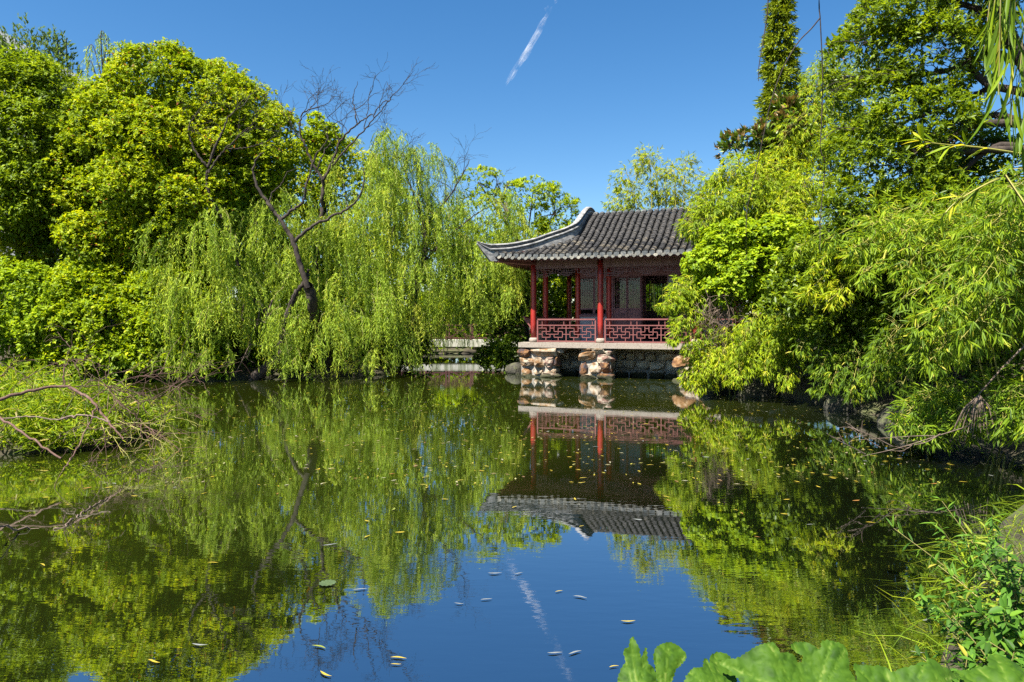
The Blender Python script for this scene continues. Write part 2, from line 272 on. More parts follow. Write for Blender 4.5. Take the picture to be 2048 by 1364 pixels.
def build_ground():
    gx = np.unique(np.concatenate([np.linspace(-900, -60, 12), np.linspace(-60, -24, 25), np.linspace(-24, 14, 96), np.linspace(14, 50, 25), np.linspace(50, 900, 12)]))
    gy = np.unique(np.concatenate([np.linspace(-600, -20, 10), np.linspace(-20, 0, 12), np.linspace(0, 50, 115), np.linspace(50, 100, 20), np.linspace(100, 1200, 12)]))
    X, Y = np.meshgrid(gx, gy); Z = ground_h(X, Y); n, m_ = X.shape
    V = np.stack([X, Y, Z], -1).reshape(-1, 3); i = np.arange(n-1)[:, None]*m_+np.arange(m_-1)[None, :]
    F = np.stack([i, i+1, i+m_+1, i+m_], -1).reshape(-1, 4)
    link('ground', mesh_np('ground', V, F, M['soil'], smooth=True), kind='structure')
    b = MB().quad((-30, -.5, 0), (16, -.5, 0), (16, 52, 0), (-30, 52, 0))
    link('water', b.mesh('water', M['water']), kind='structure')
build_ground()
def gz(x, y): return float(ground_h(np.array([x]), np.array([y]))[0])

# ------------------------------------------------------------------ contrail, far building
def contrail():
    t = empty('contrail', P(1060, 90, 3000), label='white broken contrail streaking down the blue sky', cat='contrail')
    O = np.array(t.location)
    rng = RNG(5)
    segs = [((1098,28),(1030,140),15),((1090,40),(1052,110),17),((1075,58),(1022,156),8),((1083,45),(1040,125),9),((1046,118),(1019,162),7),((1098,14),(1093,22),7),((1113,-8),(1106,4),9),((1150,-80),(1118,-20),16)]
    Vs, Fs, b = [], [], 0
    u = np.linspace(0, PI, 9); w_ = np.arange(10)*2*PI/10
    for (a, c, rad) in segs:
        k = 4
        for i in range(k):
            f0, f1 = i/k-.15, (i+1)/k+.2
            A, B = P(*a, 3000), P(*c, 3000); p0 = A+(B-A)*f0; p1 = A+(B-A)*f1
            mid = (p0+p1)/2+rng.normal(0, 6, 3); ax = (p1-p0)/2*rng.uniform(.8, 1.25); r = rad*.85*rng.uniform(.6, 1.1)
            e1 = nrm(np.cross(ax, [0, 1, 0])); e2 = nrm(np.cross(ax, e1))
            q = mid+np.cos(u)[:, None, None]*ax+np.sin(u)[:, None, None]*r*(np.cos(w_)[None, :, None]*e1+np.sin(w_)[None, :, None]*e2)
            Vs.append(q.reshape(-1, 3)-O); ii = np.arange(8)[:, None]*10; j = np.arange(10)[None, :]; j2 = (j+1) % 10
            Fs.append((b+np.stack([ii+j, ii+j2, ii+10+j2, ii+10+j], -1)).reshape(-1, 4)); b += 90
    link('vapour', mesh_np('vapour', np.concatenate(Vs), np.concatenate(Fs), M['vapour'], smooth=True), t, kind='stuff')
contrail()
def far_building():
    # gable end of a tall block beyond the trees: corner at the left edge of the frame
    t = empty('tall_building', (-58, 62, 0), label='tall pale building with a sloping grey roof edge beyond the trees', cat='building')
    b = MB(); b.box((-14, 0, 0), (14.6, 14, 24)); link('wall', b.mesh('wall', M['wall_white']), t)
    b = MB(); poly = [(-14, -.4, 24.1), (15.2, -.4, 24.1), (15.2, -.4, 24.7), (11.2, -.4, 28.0), (-2, -.4, 33.5), (-14, -.4, 33.5)]
    b.prism(poly, (0, 14.8, 0)); link('roof', b.mesh('roof', M['wall_grey']), t)
    b = MB(); top = [(15.4,24.7),(11.3,28.2),(-2,33.7),(-14,33.7)]
    for (x0, z0), (x1, z1) in zip(top[:-1], top[1:]):
        b.prism([(x0,-.7,z0),(x1,-.7,z1),(x1,-.7,z1+.35),(x0,-.7,z0+.35)], (0,15.4,0))
    link('roof_edge', b.mesh('roof_edge', M['wall_white']), t)
    for i in range(4):
        for z in (6, 10, 14, 18, 21.5):
            x = -9+i*6; bb = MB(); bb.box((x, -.12, z), (x+2.2, -.02, z+1.6)); f = link('window', bb.mesh('window', M['wall_grey']), t)
            bb = MB(); bb.box((x+.15, -.16, z+.15), (x+2.05, -.125, z+1.45)); link('pane', bb.mesh('pane', M['ink']), f)
far_building()

# ------------------------------------------------------------------ bridge
UNIT = MB().box((-.5, -.5, -.5), (.5, .5, .5))
def unit(mat): return UNIT.mesh('bar', mat)
def bar(name, me, parent, p0, p1, th, dep=None, **k):
    p0 = np.array(p0, float); p1 = np.array(p1, float); d = p1-p0; Ln = np.linalg.norm(d); mid = (p0+p1)/2
    q = Vector(d/Ln).to_track_quat('X', 'Z')
    o = bpy.data.objects.new(name, me); C.objects.link(o); o.parent = parent; o.location = mid; o.rotation_euler = q.to_euler(); o.scale = (Ln, dep or th, th)
    return tag(o, **k)
def bridge():
    Y = 40.0; x0, x1 = -8.2, 1.9
    t = empty('footbridge', (0, Y, 0), label='low concrete footbridge with a dark red cross-braced railing', cat='bridge')
    b = MB(); b.box((x0, 0, .52), (x1, 2.2, .90)); link('deck', b.mesh('deck', M['concrete']), t)
    b = MB(); b.box((x0, .2, -.9), (-6.2, 2.0, .515)); link('abutment', b.mesh('abutment', M['concrete']), t)
    b = MB(); b.box((-.7, .2, -.9), (x1, 2.0, .515)); link('abutment', b.mesh('abutment', M['concrete']), t)
    for side in (.12, 2.05):
        r = link('railing', MB().box((x0, side-.04, 1.74), (x1, side+.04, 1.82)).mesh('railing', M['darkrail']), t)
        ub = unit(M['darkrail'])
        bar('rail', ub, r, (x0, side, 1.0), (x1, side, 1.0), .06)
        n = 7; dx = (x1-x0)/n
        for i in range(n+1): bar('post', ub, r, (x0+i*dx, side, .9), (x0+i*dx, side, 1.88), .11)
        for i in range(n):
            bar('brace', ub, r, (x0+i*dx+.06, side, 1.03), (x0+(i+1)*dx-.06, side, 1.72), .06)
            bar('brace', ub, r, (x0+i*dx+.06, side+.05, 1.72), (x0+(i+1)*dx-.06, side+.05, 1.03), .06)
bridge()
# ------------------------------------------------------------------ pavilion (local axes: u along the front, v to the back, z up)
PX, PY, PRZ = .788, 25.0, math.radians(-21.16)
PAV = empty('waterside_pavilion', (PX, PY, 0), PRZ, label='chinese waterside pavilion with red columns and a curved grey tiled roof', cat='pavilion')
def pav_world(u, v, z): c, s = math.cos(PRZ), math.sin(PRZ); return np.array([PX+u*c-v*s, PY+u*s+v*c, z])
ZF = 1.24; UW = 8.29; VD = 6.0; UCOL = [0, 2.507, 5.78, 8.29]
def pavilion():
    T = PAV
    # stone slab edge in blocks
    for (a, b_) in [(-.46, .86), (.865, 2.55), (2.555, 4.35), (4.355, 6.1), (6.105, 7.6), (7.605, 8.75)]:
        link('slab_block', MB().box((a, -.36, 1.065), (b_, .25, ZF)).mesh('slab_block', M['granite']), T)
    link('floor', MB().box((-.46, .255, 1.07), (8.75, 6.4, ZF-.003)).mesh('floor', M['granite']), T)
    # columns with stone drums
    def column(u, v, top=4.3, r=.105):
        c = link('column', MB().lathe((u, v, ZF+.17), [(r*.97, 0), (r, .5), (r, 2.2), (r*.94, top-ZF-.17)], 18).mesh('column', M['column'], True), T)
        link('base_drum', MB().lathe((u, v, ZF-.002), [(.125, 0), (.15, .03), (.165, .085), (.15, .14), (.12, .172)], 18).mesh('base_drum', M['granite'], True), c)
    for u in UCOL: column(u, 0); column(u, VD)
    for v in (1.39, 4.61): column(0, v); column(UW, v)
    for u in (1.3, 2.507, 5.78, 6.99):
        column(u, 1.36, 4.6); column(u, 4.64, 4.6)
    # beams
    def beam(lo, hi, name='beam'): link(name, MB().box(lo, hi).mesh(name, M['beam']), T)
    for a, b_ in zip(UCOL[:-1], UCOL[1:]):
        beam((a+.1, -.05, 3.935), (b_-.1, .05, 4.2)); beam((a+.1, VD-.05, 3.935), (b_-.1, VD+.05, 4.2))
        beam((a+.1, -.075, 4.204), (b_-.1, .075, 4.33), 'purlin'); beam((a+.1, VD-.075, 4.204), (b_-.1, VD+.075, 4.33), 'purlin')
    for u in (0, UW):
        for a, b_ in ((0, 1.39), (1.39, 4.61), (4.61, 6)): beam((u-.05, a+.1, 3.935), (u+.05, b_-.1, 4.2)); beam((u-.07, a+.1, 4.204), (u+.07, b_-.1, 4.33), 'purlin')
    for u in UCOL[1:3]: beam((u-.045, .1, 3.95), (u+.045, 1.27, 4.15))
    # railing panels with fret bars
    ub = unit(M['rail'])
    half = [('V',583,270,330),('V',725,290,390),('V',797,290,390),('V',940,270,330),('H',330,515,660),('V',655,330,440),('H',440,655,870),('V',870,330,440),('H',330,870,1010),
            ('H',390,580,725),('V',583,390,495),('H',495,580,730),('V',725,440,495),('H',330,725,797),('H',390,797,945),('V',945,390,495),('H',495,797,945),('V',797,440,495),
            ('H',440,515,580),('H',440,945,1010),('V',650,495,560),('V',870,495,560),('V',583,185,270),('V',970,185,270)]
    def railing(p, q, reps, frame=True):
        p = np.array(p, float); q = np.array(q, float); d = q-p; Ln = np.linalg.norm(d[:2]); e = d/Ln
        zz = lambda y: ZF+(590-y)/430*.86
        pt = lambda s, y: (*(p+e*s)[:2], zz(y))
        R = bar('railing', ub, T, pt(0, 172), pt(Ln, 172), .05, .085)
        Rm = R.matrix_basis.inverted()
        def rb(name, a, b_, th, dep=None):
            o = bar(name, ub, None, a, b_, th, dep); mb = o.matrix_basis.copy(); o.parent = R; o.matrix_parent_inverse = Rm; o.matrix_basis = mb
        for y, th in ((278, .035), (566, .045)): rb('rail', pt(.03, y), pt(Ln-.03, y), th, .045)
        for s in (0, Ln): rb('post', pt(s, 588), pt(s, 186), .05, .06)
        w_ = (Ln-.06)/reps
        for k in range(reps):
            for (o, c, a, b_) in half:
                f = lambda x: .03+(k+(x-515)/495)*w_
                if o == 'V': rb('fret_bar', pt(f(c), a), pt(f(c), b_), .024)
                else: rb('fret_bar', pt(f(a), c), pt(f(b_), c), .024)
            if k: rb('fret_bar', pt(.03+k*w_, 588), pt(.03+k*w_, 282), .03)
    railing((.17, -.02, 0), (2.33, -.02, 0), 2); railing((2.68, -.02, 0), (5.61, -.02, 0), 3); railing((5.95, -.02, 0), (8.12, -.02, 0), 2)
    # hanging fretwork under the beams
    ub2 = unit(M['beam'])
    hl = [('H',455,600,715),('V',600,392,455),('V',655,425,500),('H',425,655,770),('V',770,425,455),('H',455,770,830),('V',715,455,487),('H',487,655,880),('V',830,392,487),('V',880,415,487),('H',415,880,990),
          ('V',990,415,445),('H',445,990,1100),('V',935,392,475),('H',475,935,1100),('V',990,475,505),('H',505,990,1100),('V',1045,505,535),('H',535,1045,1100),('V',1055,392,475),
          ('H',500,550,655),('H',518,550,770),('V',770,487,518),('H',550,550,715),('V',715,518,550),('V',545,392,550)]
    for a, b_ in zip(UCOL[:-1], UCOL[1:]):
        L0, L1 = a+.135, b_-.135; W = (L1-L0)
        zz = lambda y: 3.93-(y-385)/9.745*.0182
        fr = bar('hanging_fretwork', ub2, T, (L0, 0, zz(388)), (L1, 0, zz(388)), .03, .04); Rm = fr.matrix_basis.inverted()
        def hb(name, p, q, th=.018):
            o = bar(name, ub2, None, p, q, th, .03); mb = o.matrix_basis.copy(); o.parent = fr; o.matrix_parent_inverse = Rm; o.matrix_basis = mb
        for sgn in (0, 1):
            f = (lambda x: L0+(x-515)/1170*W) if not sgn else (lambda x: L1-(x-515)/1170*W)
            for (o, c, p, q) in hl:
                if o == 'V': hb('fret_bar', (f(c), 0, zz(p)), (f(c), 0, zz(q)))
                else: hb('fret_bar', (f(p), 0, zz(c)), (f(q), 0, zz(c)))
            hb('fret_post', (f(520), 0, zz(392)), (f(520), 0, zz(610)), .035)
        hb('fret_bar', ((L0+L1)/2, 0, zz(392)), ((L0+L1)/2, 0, zz(535)))
    # leaning bench rail along the left side
    for (va, vb) in ((.14, 1.26), (1.52, 4.48), (4.74, 5.86)):
        bn = link('bench_seat', MB().box((-.16, va, 1.66), (.16, vb, 1.72)).mesh('bench_seat', M['rail']), T)
        link('bench_base', MB().box((-.12, va, ZF), (.06, vb, 1.658)).mesh('bench_base', M['brick_grey']), bn)
        pr = [(-.16, 1.72), (-.24, 1.86), (-.36, 2.0), (-.44, 2.13), (-.40, 2.14), (-.31, 2.0), (-.19, 1.87), (-.11, 1.74)]
        n = max(3, int((vb-va)/.16))
        for i in range(n+1):
            v = va+(vb-va-.04)*i/n; link('back_slat', MB().prism([(x, v, z) for x, z in pr], (0, .035, 0)).mesh('back_slat', M['rail']), bn)
        link('back_rail', MB().box((-.47, va, 2.142), (-.385, vb, 2.19)).mesh('back_rail', M['rail']), bn)
    # room: sill walls, door leaves, windows
    V0 = 1.36; V1 = 4.64
    def leaf(u0, u1, v, z0, z1, zl0, zl1, nbar, glass=True, axis='u', name='door_leaf'):
        w_ = u1-u0; b = MB(); s = .045
        def bx(a0, a1, c0, c1, d=.022):
            if axis == 'u': b.box((u0+a0, v-d, c0), (u0+a1, v+d, c1))
            else: b.box((v-d, u0+a0, c0), (v+d, u0+a1, c1))
        bx(.004, s, z0, z1); bx(w_-s, w_-.004, z0, z1); bx(s, w_-s, z1-.05, z1); bx(s, w_-s, zl0-.05, zl0); bx(s, w_-s, zl1, zl1+.04); bx(s, w_-s, z0, z0+.05)
        if zl0-z0 > .3: bx(s, w_-s, zl0-.27, zl0-.22); bx(s+.0, w_-s, z0+.05, zl0-.27, .010); bx(s, w_-s, zl0-.22, zl0-.05, .010); bx(s+.04, w_-s-.04, z0+.1, zl0-.32, .016)
        if z1-.05-zl1-.04 > .02: bx(s, w_-s, zl1+.04, z1-.05, .01)
        d = link(name, b.mesh(name, M['wood']), T)
        b = MB()
        for i in range(nbar):
            x = s+(w_-2*s)*(i+1)/(nbar+1); bx(x-.006, x+.006, zl0, zl1, .008)
        H = zl1-zl0
        for f in (.06, .11, .45, .5, .55, .6, .92, .96): bx(s, w_-s, zl0+H*f-.006, zl0+H*f+.006, .0075)
        link('lattice', b.mesh('lattice', M['wood']), d, kind='stuff')
        if glass:
            b = MB(); bx(s, w_-s, zl0, zl1, .002); link('pane', b.mesh('pane', M['glass']), d)
        return d
    def room_front(v):
        for (a, b_) in ((1.36, 1.93), (1.93, 2.42)): leaf(a, b_, v, 2.24, 3.66, 2.5, 3.6, 6, name='window_leaf')
        for (a, b_) in ((5.87, 6.4), (6.4, 6.93)): leaf(a, b_, v, 2.24, 3.66, 2.5, 3.6, 6, name='window_leaf')
        link('sill_wall', MB().box((1.39, v-.06, ZF), (2.42, v+.06, 2.18)).mesh('sill_wall', M['plaster']), T); link('sill', MB().box((1.36, v-.09, 2.182), (2.42, v+.09, 2.238)).mesh('sill', M['wood']), T)
        link('sill_wall', MB().box((5.87, v-.06, ZF), (6.9, v+.06, 2.18)).mesh('sill_wall', M['plaster']), T); link('sill', MB().box((5.87, v-.09, 2.182), (6.93, v+.09, 2.238)).mesh('sill', M['wood']), T)
    room_front(V0)
    for (a, b_) in ((2.67, 3.175), (3.18, 3.685), (4.62, 5.12), (5.125, 5.62)): leaf(a, b_, V0, 1.3, 3.66, 2.5, 3.6, 6)
    d = leaf(3.7, 4.2, 0, 1.3, 3.66, 2.5, 3.6, 6); d.location = (3.70, V0+.03, 0); d.rotation_euler = (0, 0, math.radians(84)); d.data.transform(Matrix.Translation((-3.7, 0, 0)))
    for c in d.children: c.data.transform(Matrix.Translation((-3.7, 0, 0)))
    for u in (2.63, 5.66): link('jamb', MB().box((u-.035, V0-.05, ZF), (u+.035, V0+.05, 3.7)).mesh('jamb', M['wood']), T)
    link('lintel_beam', MB().box((1.4, V0-.05, 3.665), (6.9, V0+.05, 4.62)).mesh('lintel_beam', M['wood']), T)
    link('lintel_beam', MB().box((1.4, V1-.05, 3.665), (6.9, V1+.05, 4.62)).mesh('lintel_beam', M['wood']), T)
    link('threshold', MB().box((2.67, V0-.06, ZF), (5.62, V0+.06, 1.3)).mesh('threshold', M['wood']), T)
    for u in (1.3, 6.99):
        link('end_wall', MB().box((u-.06, V0+.11, ZF), (u+.06, V1-.11, 2.18)).mesh('end_wall', M['plaster']), T)
        for k in range(4):
            a = V0+.12+k*.76; leaf(a, a+.76, u, 2.19, 3.66, 2.5, 3.6, 6, axis='v', name='window_leaf')
        link('lintel_beam', MB().box((u-.05, V0+.11, 3.665), (u+.05, V1-.11, 4.62)).mesh('lintel_beam', M['wood']), T)
    link('back_wall', MB().box((1.41, V1-.05, ZF), (6.88, V1+.05, 2.45)).mesh('back_wall', M['wood']), T)
    k = 0
    for a in np.arange(1.42, 6.8, .68):
        if 4.75 < a < 5.4 : link('back_wall', MB().box((a, V1-.04, 2.452), (a+.675, V1+.04, 3.66)).mesh('back_wall', M['wood']), T)
        else: leaf(a, a+.675, V1, 2.455, 3.66, 2.56, 3.55, 6, name='window_leaf')
    link('ceiling', MB().box((1.3, 1.36, 4.63), (6.99, 4.64, 4.68)).mesh('ceiling', M['rafter']), T)
    # ---- roof
    cp = spline([(-1.25, 4.21), (-.95, 4.29), (0, 4.64), (.83, 5.06), (1.8, 5.66), (2.5, 6.08), (3.0, 6.22)], 90)
    def zf(v): v = np.minimum(v, 6-np.asarray(v, float)); return np.interp(v, cp[:, 0], cp[:, 1])
    def tc(u): u = np.minimum(u, UW-np.asarray(u, float)); return np.clip((1.3-u)/2.5, 0, 1)
    def lift(u, v): v = np.minimum(v, 6-np.asarray(v, float)); return .19*tc(u)**2*np.clip((.83-v)/1.9, 0, 1)
    def veave(u): return -.95-.26*tc(u)**2
    def uhip(v): return np.where(np.asarray(v) < .83, (np.asarray(v, float)+.22)/.81, 1.3)
    def vhip(u): u = min(u, UW-u); return .81*u-.22
    vs = np.concatenate([np.linspace(-1.2, .83, 12), np.linspace(.84, 3, 14)])
    Vl, Fl = [], []
    nU = 60
    def patch(fn, rows, ncol):
        b = len(Vl)
        for r in rows:
            for c in range(ncol): Vl.append(fn(r, c/(ncol-1)))
        for i in range(len(rows)-1):
            for j in range(ncol-1): Fl.append((b+i*ncol+j, b+i*ncol+j+1, b+(i+1)*ncol+j+1, b+(i+1)*ncol+j))
    def front(v, f, back=False):
        u0 = float(uhip(v)); u = u0+(UW-2*u0)*f; ve = max(v, float(veave(u))); z = float(zf(ve)+lift(u, ve))-.055
        return (u, 6-ve if back else ve, z)
    patch(lambda v, f: front(v, f), vs, nU); patch(lambda v, f: front(v, 1-f, True), vs, nU)
    def side(v, f, right=False):
        u = float(uhip(v)); vv = v+(6-2*v)*f; tcx = max(0, 1-min(vv+1.2, 7.2-vv)/2.2)
        z = float(zf(v)+lift(-1.2 if v < .83 else 1.3, v)*tcx**2*0+lift(u, v)*tcx)-.03; return (UW-u if right else u, vv, z)
    patch(lambda v, f: side(v, 1-f), vs[:12], 24); patch(lambda v, f: side(v, f, True), vs[:12], 24)
    me = bpy.data.meshes.new('roof'); me.from_pydata(Vl, [], Fl); me.materials.append(M['pan']); me.polygons.foreach_set('use_smooth', [True]*len(Fl))
    roof = link('roof', me, T)
    under = [(x, y, z-.10) for x, y, z in Vl]
    me = bpy.data.meshes.new('roof_boards'); me.from_pydata(under, [], [tuple(reversed(f)) for f in Fl]); me.materials.append(M['rafter']); link('roof_boards', me, T)
    for u in (1.42, UW-1.42):      # gable ends
        vv = np.linspace(.9, 5.1, 15); b = MB(); b.prism([(u, v, float(zf(v))-.06) for v in vv], (-.06, 0, 0)); link('gable_board', b.mesh('gable_board', M['rafter']), T)
    # rafters under the eaves
    ur = MB().box((-.03, 0, -.075), (.03, 1.0, 0)).mesh('rafter', M['rafter'])
    for u in np.arange(-.6, 8.95, .235):
        ang = math.atan2(float(zf(0)-zf(-.9)), .9); z = float(zf(-.88)+lift(u, -.88))-.135
        uu = u; link('rafter', ur, T, (uu, -.88, z), (ang, 0, 0))
    for v in np.arange(-.6, 6.7, .235):
        ang = math.atan2(float(zf(0)-zf(-.9)), 1.1); z = float(zf(-.88))-.135+.1*max(0, 1-min(v+1.2, 7.2-v)/2.2)
        link('rafter', ur, T, (-1.05, v, z), (ang, 0, -PI/2))
    ve = np.linspace(-1.1, UW+1.1, 50); b = MB()
    for u0, u1 in zip(ve[:-1], ve[1:]):
        q = []
        for u in (u0, u1): v = float(veave(u))+.03; q.append((u, v, float(zf(v)+lift(u, v))))
        (a0, a1, a2), (c0, c1, c2) = q
        b.quad((a0,a1,a2-.15),(c0,c1,c2-.15),(c0,c1,c2-.05),(a0,a1,a2-.05)); b.quad((a0,a1+.05,a2-.15),(a0,a1+.05,a2-.05),(c0,c1+.05,c2-.05),(c0,c1+.05,c2-.15)); b.quad((a0,a1,a2-.15),(a0,a1+.05,a2-.15),(c0,c1+.05,c2-.15),(c0,c1,c2-.15))
    link('eave_board', b.mesh('eave_board', M['rafter']), T)
    b = MB(); b.prism([(0.05,0.05,4.06),(-.12,.12,4.06),(-1.12,-.92,4.12),(-1.14,-1.04,4.12),(-.92,-1.12,4.12),(.12,-.12,4.06)], (0,0,.09)); link('hip_rafter', b.mesh('hip_rafter', M['rafter']), T)
    # tiles
    def tile_geo(Lt=.20, r0=.092, r1=.080, th=.014, n=6):
        v = []; f = []
        for (y, r) in ((0, r0), (Lt, r1)):
            for i in range(n+1): a = PI*i/n; v.append((-math.cos(a)*r, y, math.sin(a)*r*.82))
            for i in range(n+1): a = PI*i/n; v.append((-math.cos(a)*(r-th), y, math.sin(a)*(r-th)*.82))
        m_ = n+1
        for i in range(n):
            f.append((i, i+1, 2*m_+i+1, 2*m_+i)); f.append((i, m_+i, m_+i+1, i+1)); f.append((m_+i, 3*m_+i, 3*m_+i+1, m_+i+1))
        return np.array(v), f
    tv, tf = tile_geo(); tme = bpy.data.meshes.new('tile'); tme.from_pydata([tuple(x) for x in tv], [], tf); tme.materials.append(M['tile'])
    rng = RNG(11); EXP = .155; rest = []; indiv = 0
    # end pieces
    b = MB(); n = 10; pts = [(-math.cos(PI*i/n)*.098, 0, math.sin(PI*i/n)*.085) for i in range(n+1)]+[(.085, 0, -.03), (.045, 0, -.075), (0, 0, -.105), (-.045, 0, -.075), (-.085, 0, -.03)]
    b.prism(pts, (0, .02, 0)); cap = b.mesh('cap_tile', M['tile_end'])
    b = MB(); pts = [(-.09, 0, .02), (-.03, 0, -.005), (.03, 0, -.005), (.09, 0, .02), (.085, 0, -.045), (.05, 0, -.095), (0, 0, -.12), (-.05, 0, -.095), (-.085, 0, -.045)]
    b.prism(pts, (0, .025, 0)); b.prism([(-.08, .025, -.01), (.08, .025, -.01), (.06, .025, -.06), (-.06, .025, -.06)], (0, .10, .03)); drip = b.mesh('drip_tile', M['drip'])
    us = np.arange(-1.0, UW+1.05, .238)
    for iu, u in enumerate(us):
        v0 = float(veave(u)); vend = min(3.0, vhip(u)) if (u < 1.3 or u > UW-1.3) else 3.0
        link('cap_tile', cap, roof, (u, v0-.015, float(zf(v0)+lift(u, v0))+.0), (math.radians(-12), 0, rng.normal(0, .06)))
        ud = u+.119; vd = float(veave(ud)); link('drip_tile', drip, roof, (ud, vd-.02, float(zf(vd)+lift(ud, vd))-.035), (math.radians(-14), rng.normal(0, .05), 0))
        v = v0; k = 0
        while v < vend-.02:
            s = float((zf(v+.08)+lift(u, v+.08)-zf(v-.0)-lift(u, v))/.08); ang = math.atan(s)
            loc = (u+rng.normal(0, .006), v, float(zf(v)+lift(u, v))+.028+rng.normal(0, .004)); rot = (ang-.07+rng.normal(0, .025), rng.normal(0, .04), rng.normal(0, .03))
            if u < 6.0 and k < 10: link('tile', tme, roof, loc, rot); indiv += 1
            else: rest.append((loc, rot))
            v += EXP*math.cos(ang)*rng.uniform(.94, 1.06); k += 1
    # back slope and the two side slopes, all beyond the limit: same tiles, joined
    for u in us:
        vend = 3.0 if 1.3 <= u <= UW-1.3 else min(3, vhip(u)); v = float(veave(u))
        while v < vend-.02:
            s = float((zf(v+.08)-zf(v))/.08); ang = math.atan(s); rest.append(((u, 6-v, float(zf(v)+lift(u, v))+.028), (ang-.07, 0, PI))); v += .45
    for vv in np.arange(-.9, 6.95, .238):
        ue = -1.1; lim = uhip(min(vv, 6-vv)); x = ue
        while x < min(lim, 1.25)-.02:
            vq = .81*x-.22; z = float(zf(max(vq, -1.2))); ang = math.atan2(.41, 1)
            rest.append(((x, vv, z+.03), (ang, 0, -PI/2))); rest.append(((UW-x, vv, z+.03), (ang, 0, PI/2))); x += .45
    Vr, Fr = [], []
    tf4 = np.array([list(q) for q in tf])
    from mathutils import Euler
    for i, (loc, rot) in enumerate(rest):
        R = np.array(Euler(rot).to_matrix()); Vr.append(tv@R.T+np.array(loc)); Fr.append(tf4+i*len(tv))
    link('roof_tiles', mesh_np('roof_tiles', np.concatenate(Vr), np.concatenate(Fr), M['tile']), roof, kind='stuff')
    # rolled top course
    for u in us:
        if 1.4 < u < UW-1.4:
            b = MB(); nn = 7; pr = [(3+math.sin(a)*.30, 6.13+math.cos(a)*.16) for a in np.linspace(-1.2, 1.2, nn)]
            for (v0, z0), (v1, z1) in zip(pr[:-1], pr[1:]):
                for i in range(5):
                    a0 = PI*i/5; a1 = PI*(i+1)/5
                    b.quad((-math.cos(a0)*.093, v0, z0+math.sin(a0)*.08), (-math.cos(a1)*.093, v0, z0+math.sin(a1)*.08), (-math.cos(a1)*.093, v1, z1+math.sin(a1)*.08), (-math.cos(a0)*.093, v1, z1+math.sin(a0)*.08))
            link('ridge_tile', b.mesh('ridge_tile', M['tile_end'], True), roof, (u, 0, float(rng.normal(0, .008))), (0, 0, 0))
    # hip ridges
    path = [(-1.56,-1.56,4.84),(-1.36,-1.36,4.775),(-1.15,-1.15,4.765),(-.6,-.72,4.83),(.05,-.185,5.03),(.5,.18,5.24),(.95,.54,5.44),(1.24,.8,5.62),(1.33,1.1,5.80),(1.34,1.7,6.12),(1.34,2.3,6.42),(1.34,2.7,6.545),(1.34,3.0,6.575)]
    pp = spline(path, 60)
    pp = np.vstack([pp, np.stack([pp[::-1][1:, 0], 6-pp[::-1][1:, 1], pp[::-1][1:, 2]], -1)])
    def sweep(prof, closed=True):
        Vv, Ff = [], []
        t = nrm(np.gradient(pp, axis=0)); sd_ = nrm(np.cross(t, [0, 0, 1.0]))
        n = len(prof); e = len(pp)
        for i in range(e):
            fr = min(1, min(i, e-1-i)/9); 
            for (a, z) in prof: Vv.append(pp[i]+sd_[i]*a*(.35+.65*fr)+np.array([0, 0, z*(.18+.82*fr)]))
        for i in range(e-1):
            for j in range(n): j2 = (j+1) % n; Ff.append((i*n+j, i*n+j2, (i+1)*n+j2, (i+1)*n+j))
        Ff.append(tuple(range(n))[::-1]); Ff.append(tuple((e-1)*n+j for j in range(n)))
        return Vv, Ff
    prof_cap = [(-.10,-.035),(-.10,-.06),(.10,-.06),(.10,-.035),(.05,0),(-.05,0)]
    prof_mid = [(-.065,-.062),(-.065,-.15),(.065,-.15),(.065,-.062)]
    prof_line = [(-.085,-.095),(-.085,-.115),(.085,-.115),(.085,-.095)]
    prof_roll = [(-.11,-.17),(-.12,-.20),(-.11,-.235),(-.06,-.25),(.06,-.25),(.11,-.235),(.12,-.20),(.11,-.17),(.06,-.152),(-.06,-.152)]
    prof_base = [(-.075,-.252),(-.095,-.62),(.095,-.62),(.075,-.252)]
    for mir in (0, 1):
        parent = None
        for nm, pf, mt in (('hip_ridge', prof_base, 'white_plaster'), ('ridge_roll', prof_roll, 'white_plaster'), ('ridge_band', prof_mid, 'tile'), ('ridge_line', prof_line, 'white_plaster'), ('ridge_cap', prof_cap, 'white_plaster')):
            Vv, Ff = sweep(pf)
            if mir: Vv = [np.array([UW-x, y, z]) for x, y, z in Vv]; Ff = [tuple(reversed(f)) for f in Ff]
            me = bpy.data.meshes.new(nm); me.from_pydata([tuple(map(float, x)) for x in Vv], [], Ff); me.materials.append(M[mt])
            o = link(nm, me, parent or T)
            if parent is None: parent = o
    # ---- stone piers under the slab
    rng = RNG(3)
    def stone_mesh(sx, sy, sz, seed, sub_=2):
        r = RNG(seed); import bmesh
        bm = bmesh.new(); bmesh.ops.create_icosphere(bm, subdivisions=sub_, radius=1)
        ks = r.normal(0, 1, (14, 3)); ks = nrm(ks); off = r.uniform(.72, 1.05, 14)
        for vtx in bm.verts:
            p = np.array(vtx.co); q = np.sign(p)*np.abs(p)**.42; q = q/np.max(np.abs(q))*(.9+.1*np.max(np.abs(p)))
            for kk, oo in zip(ks, off):
                dd = q@kk-oo
                if dd > 0: q = q-kk*dd*.85
            q = q*(1+.035*math.sin(3*q[0]+seed)+.03*math.sin(5*q[2]+2*seed))+r.normal(0, .018, 3)
            vtx.co = (q[0]*sx/2, q[1]*sy/2, q[2]*sz/2)
        me = bpy.data.meshes.new('stone'); bm.to_mesh(me); bm.free(); return me
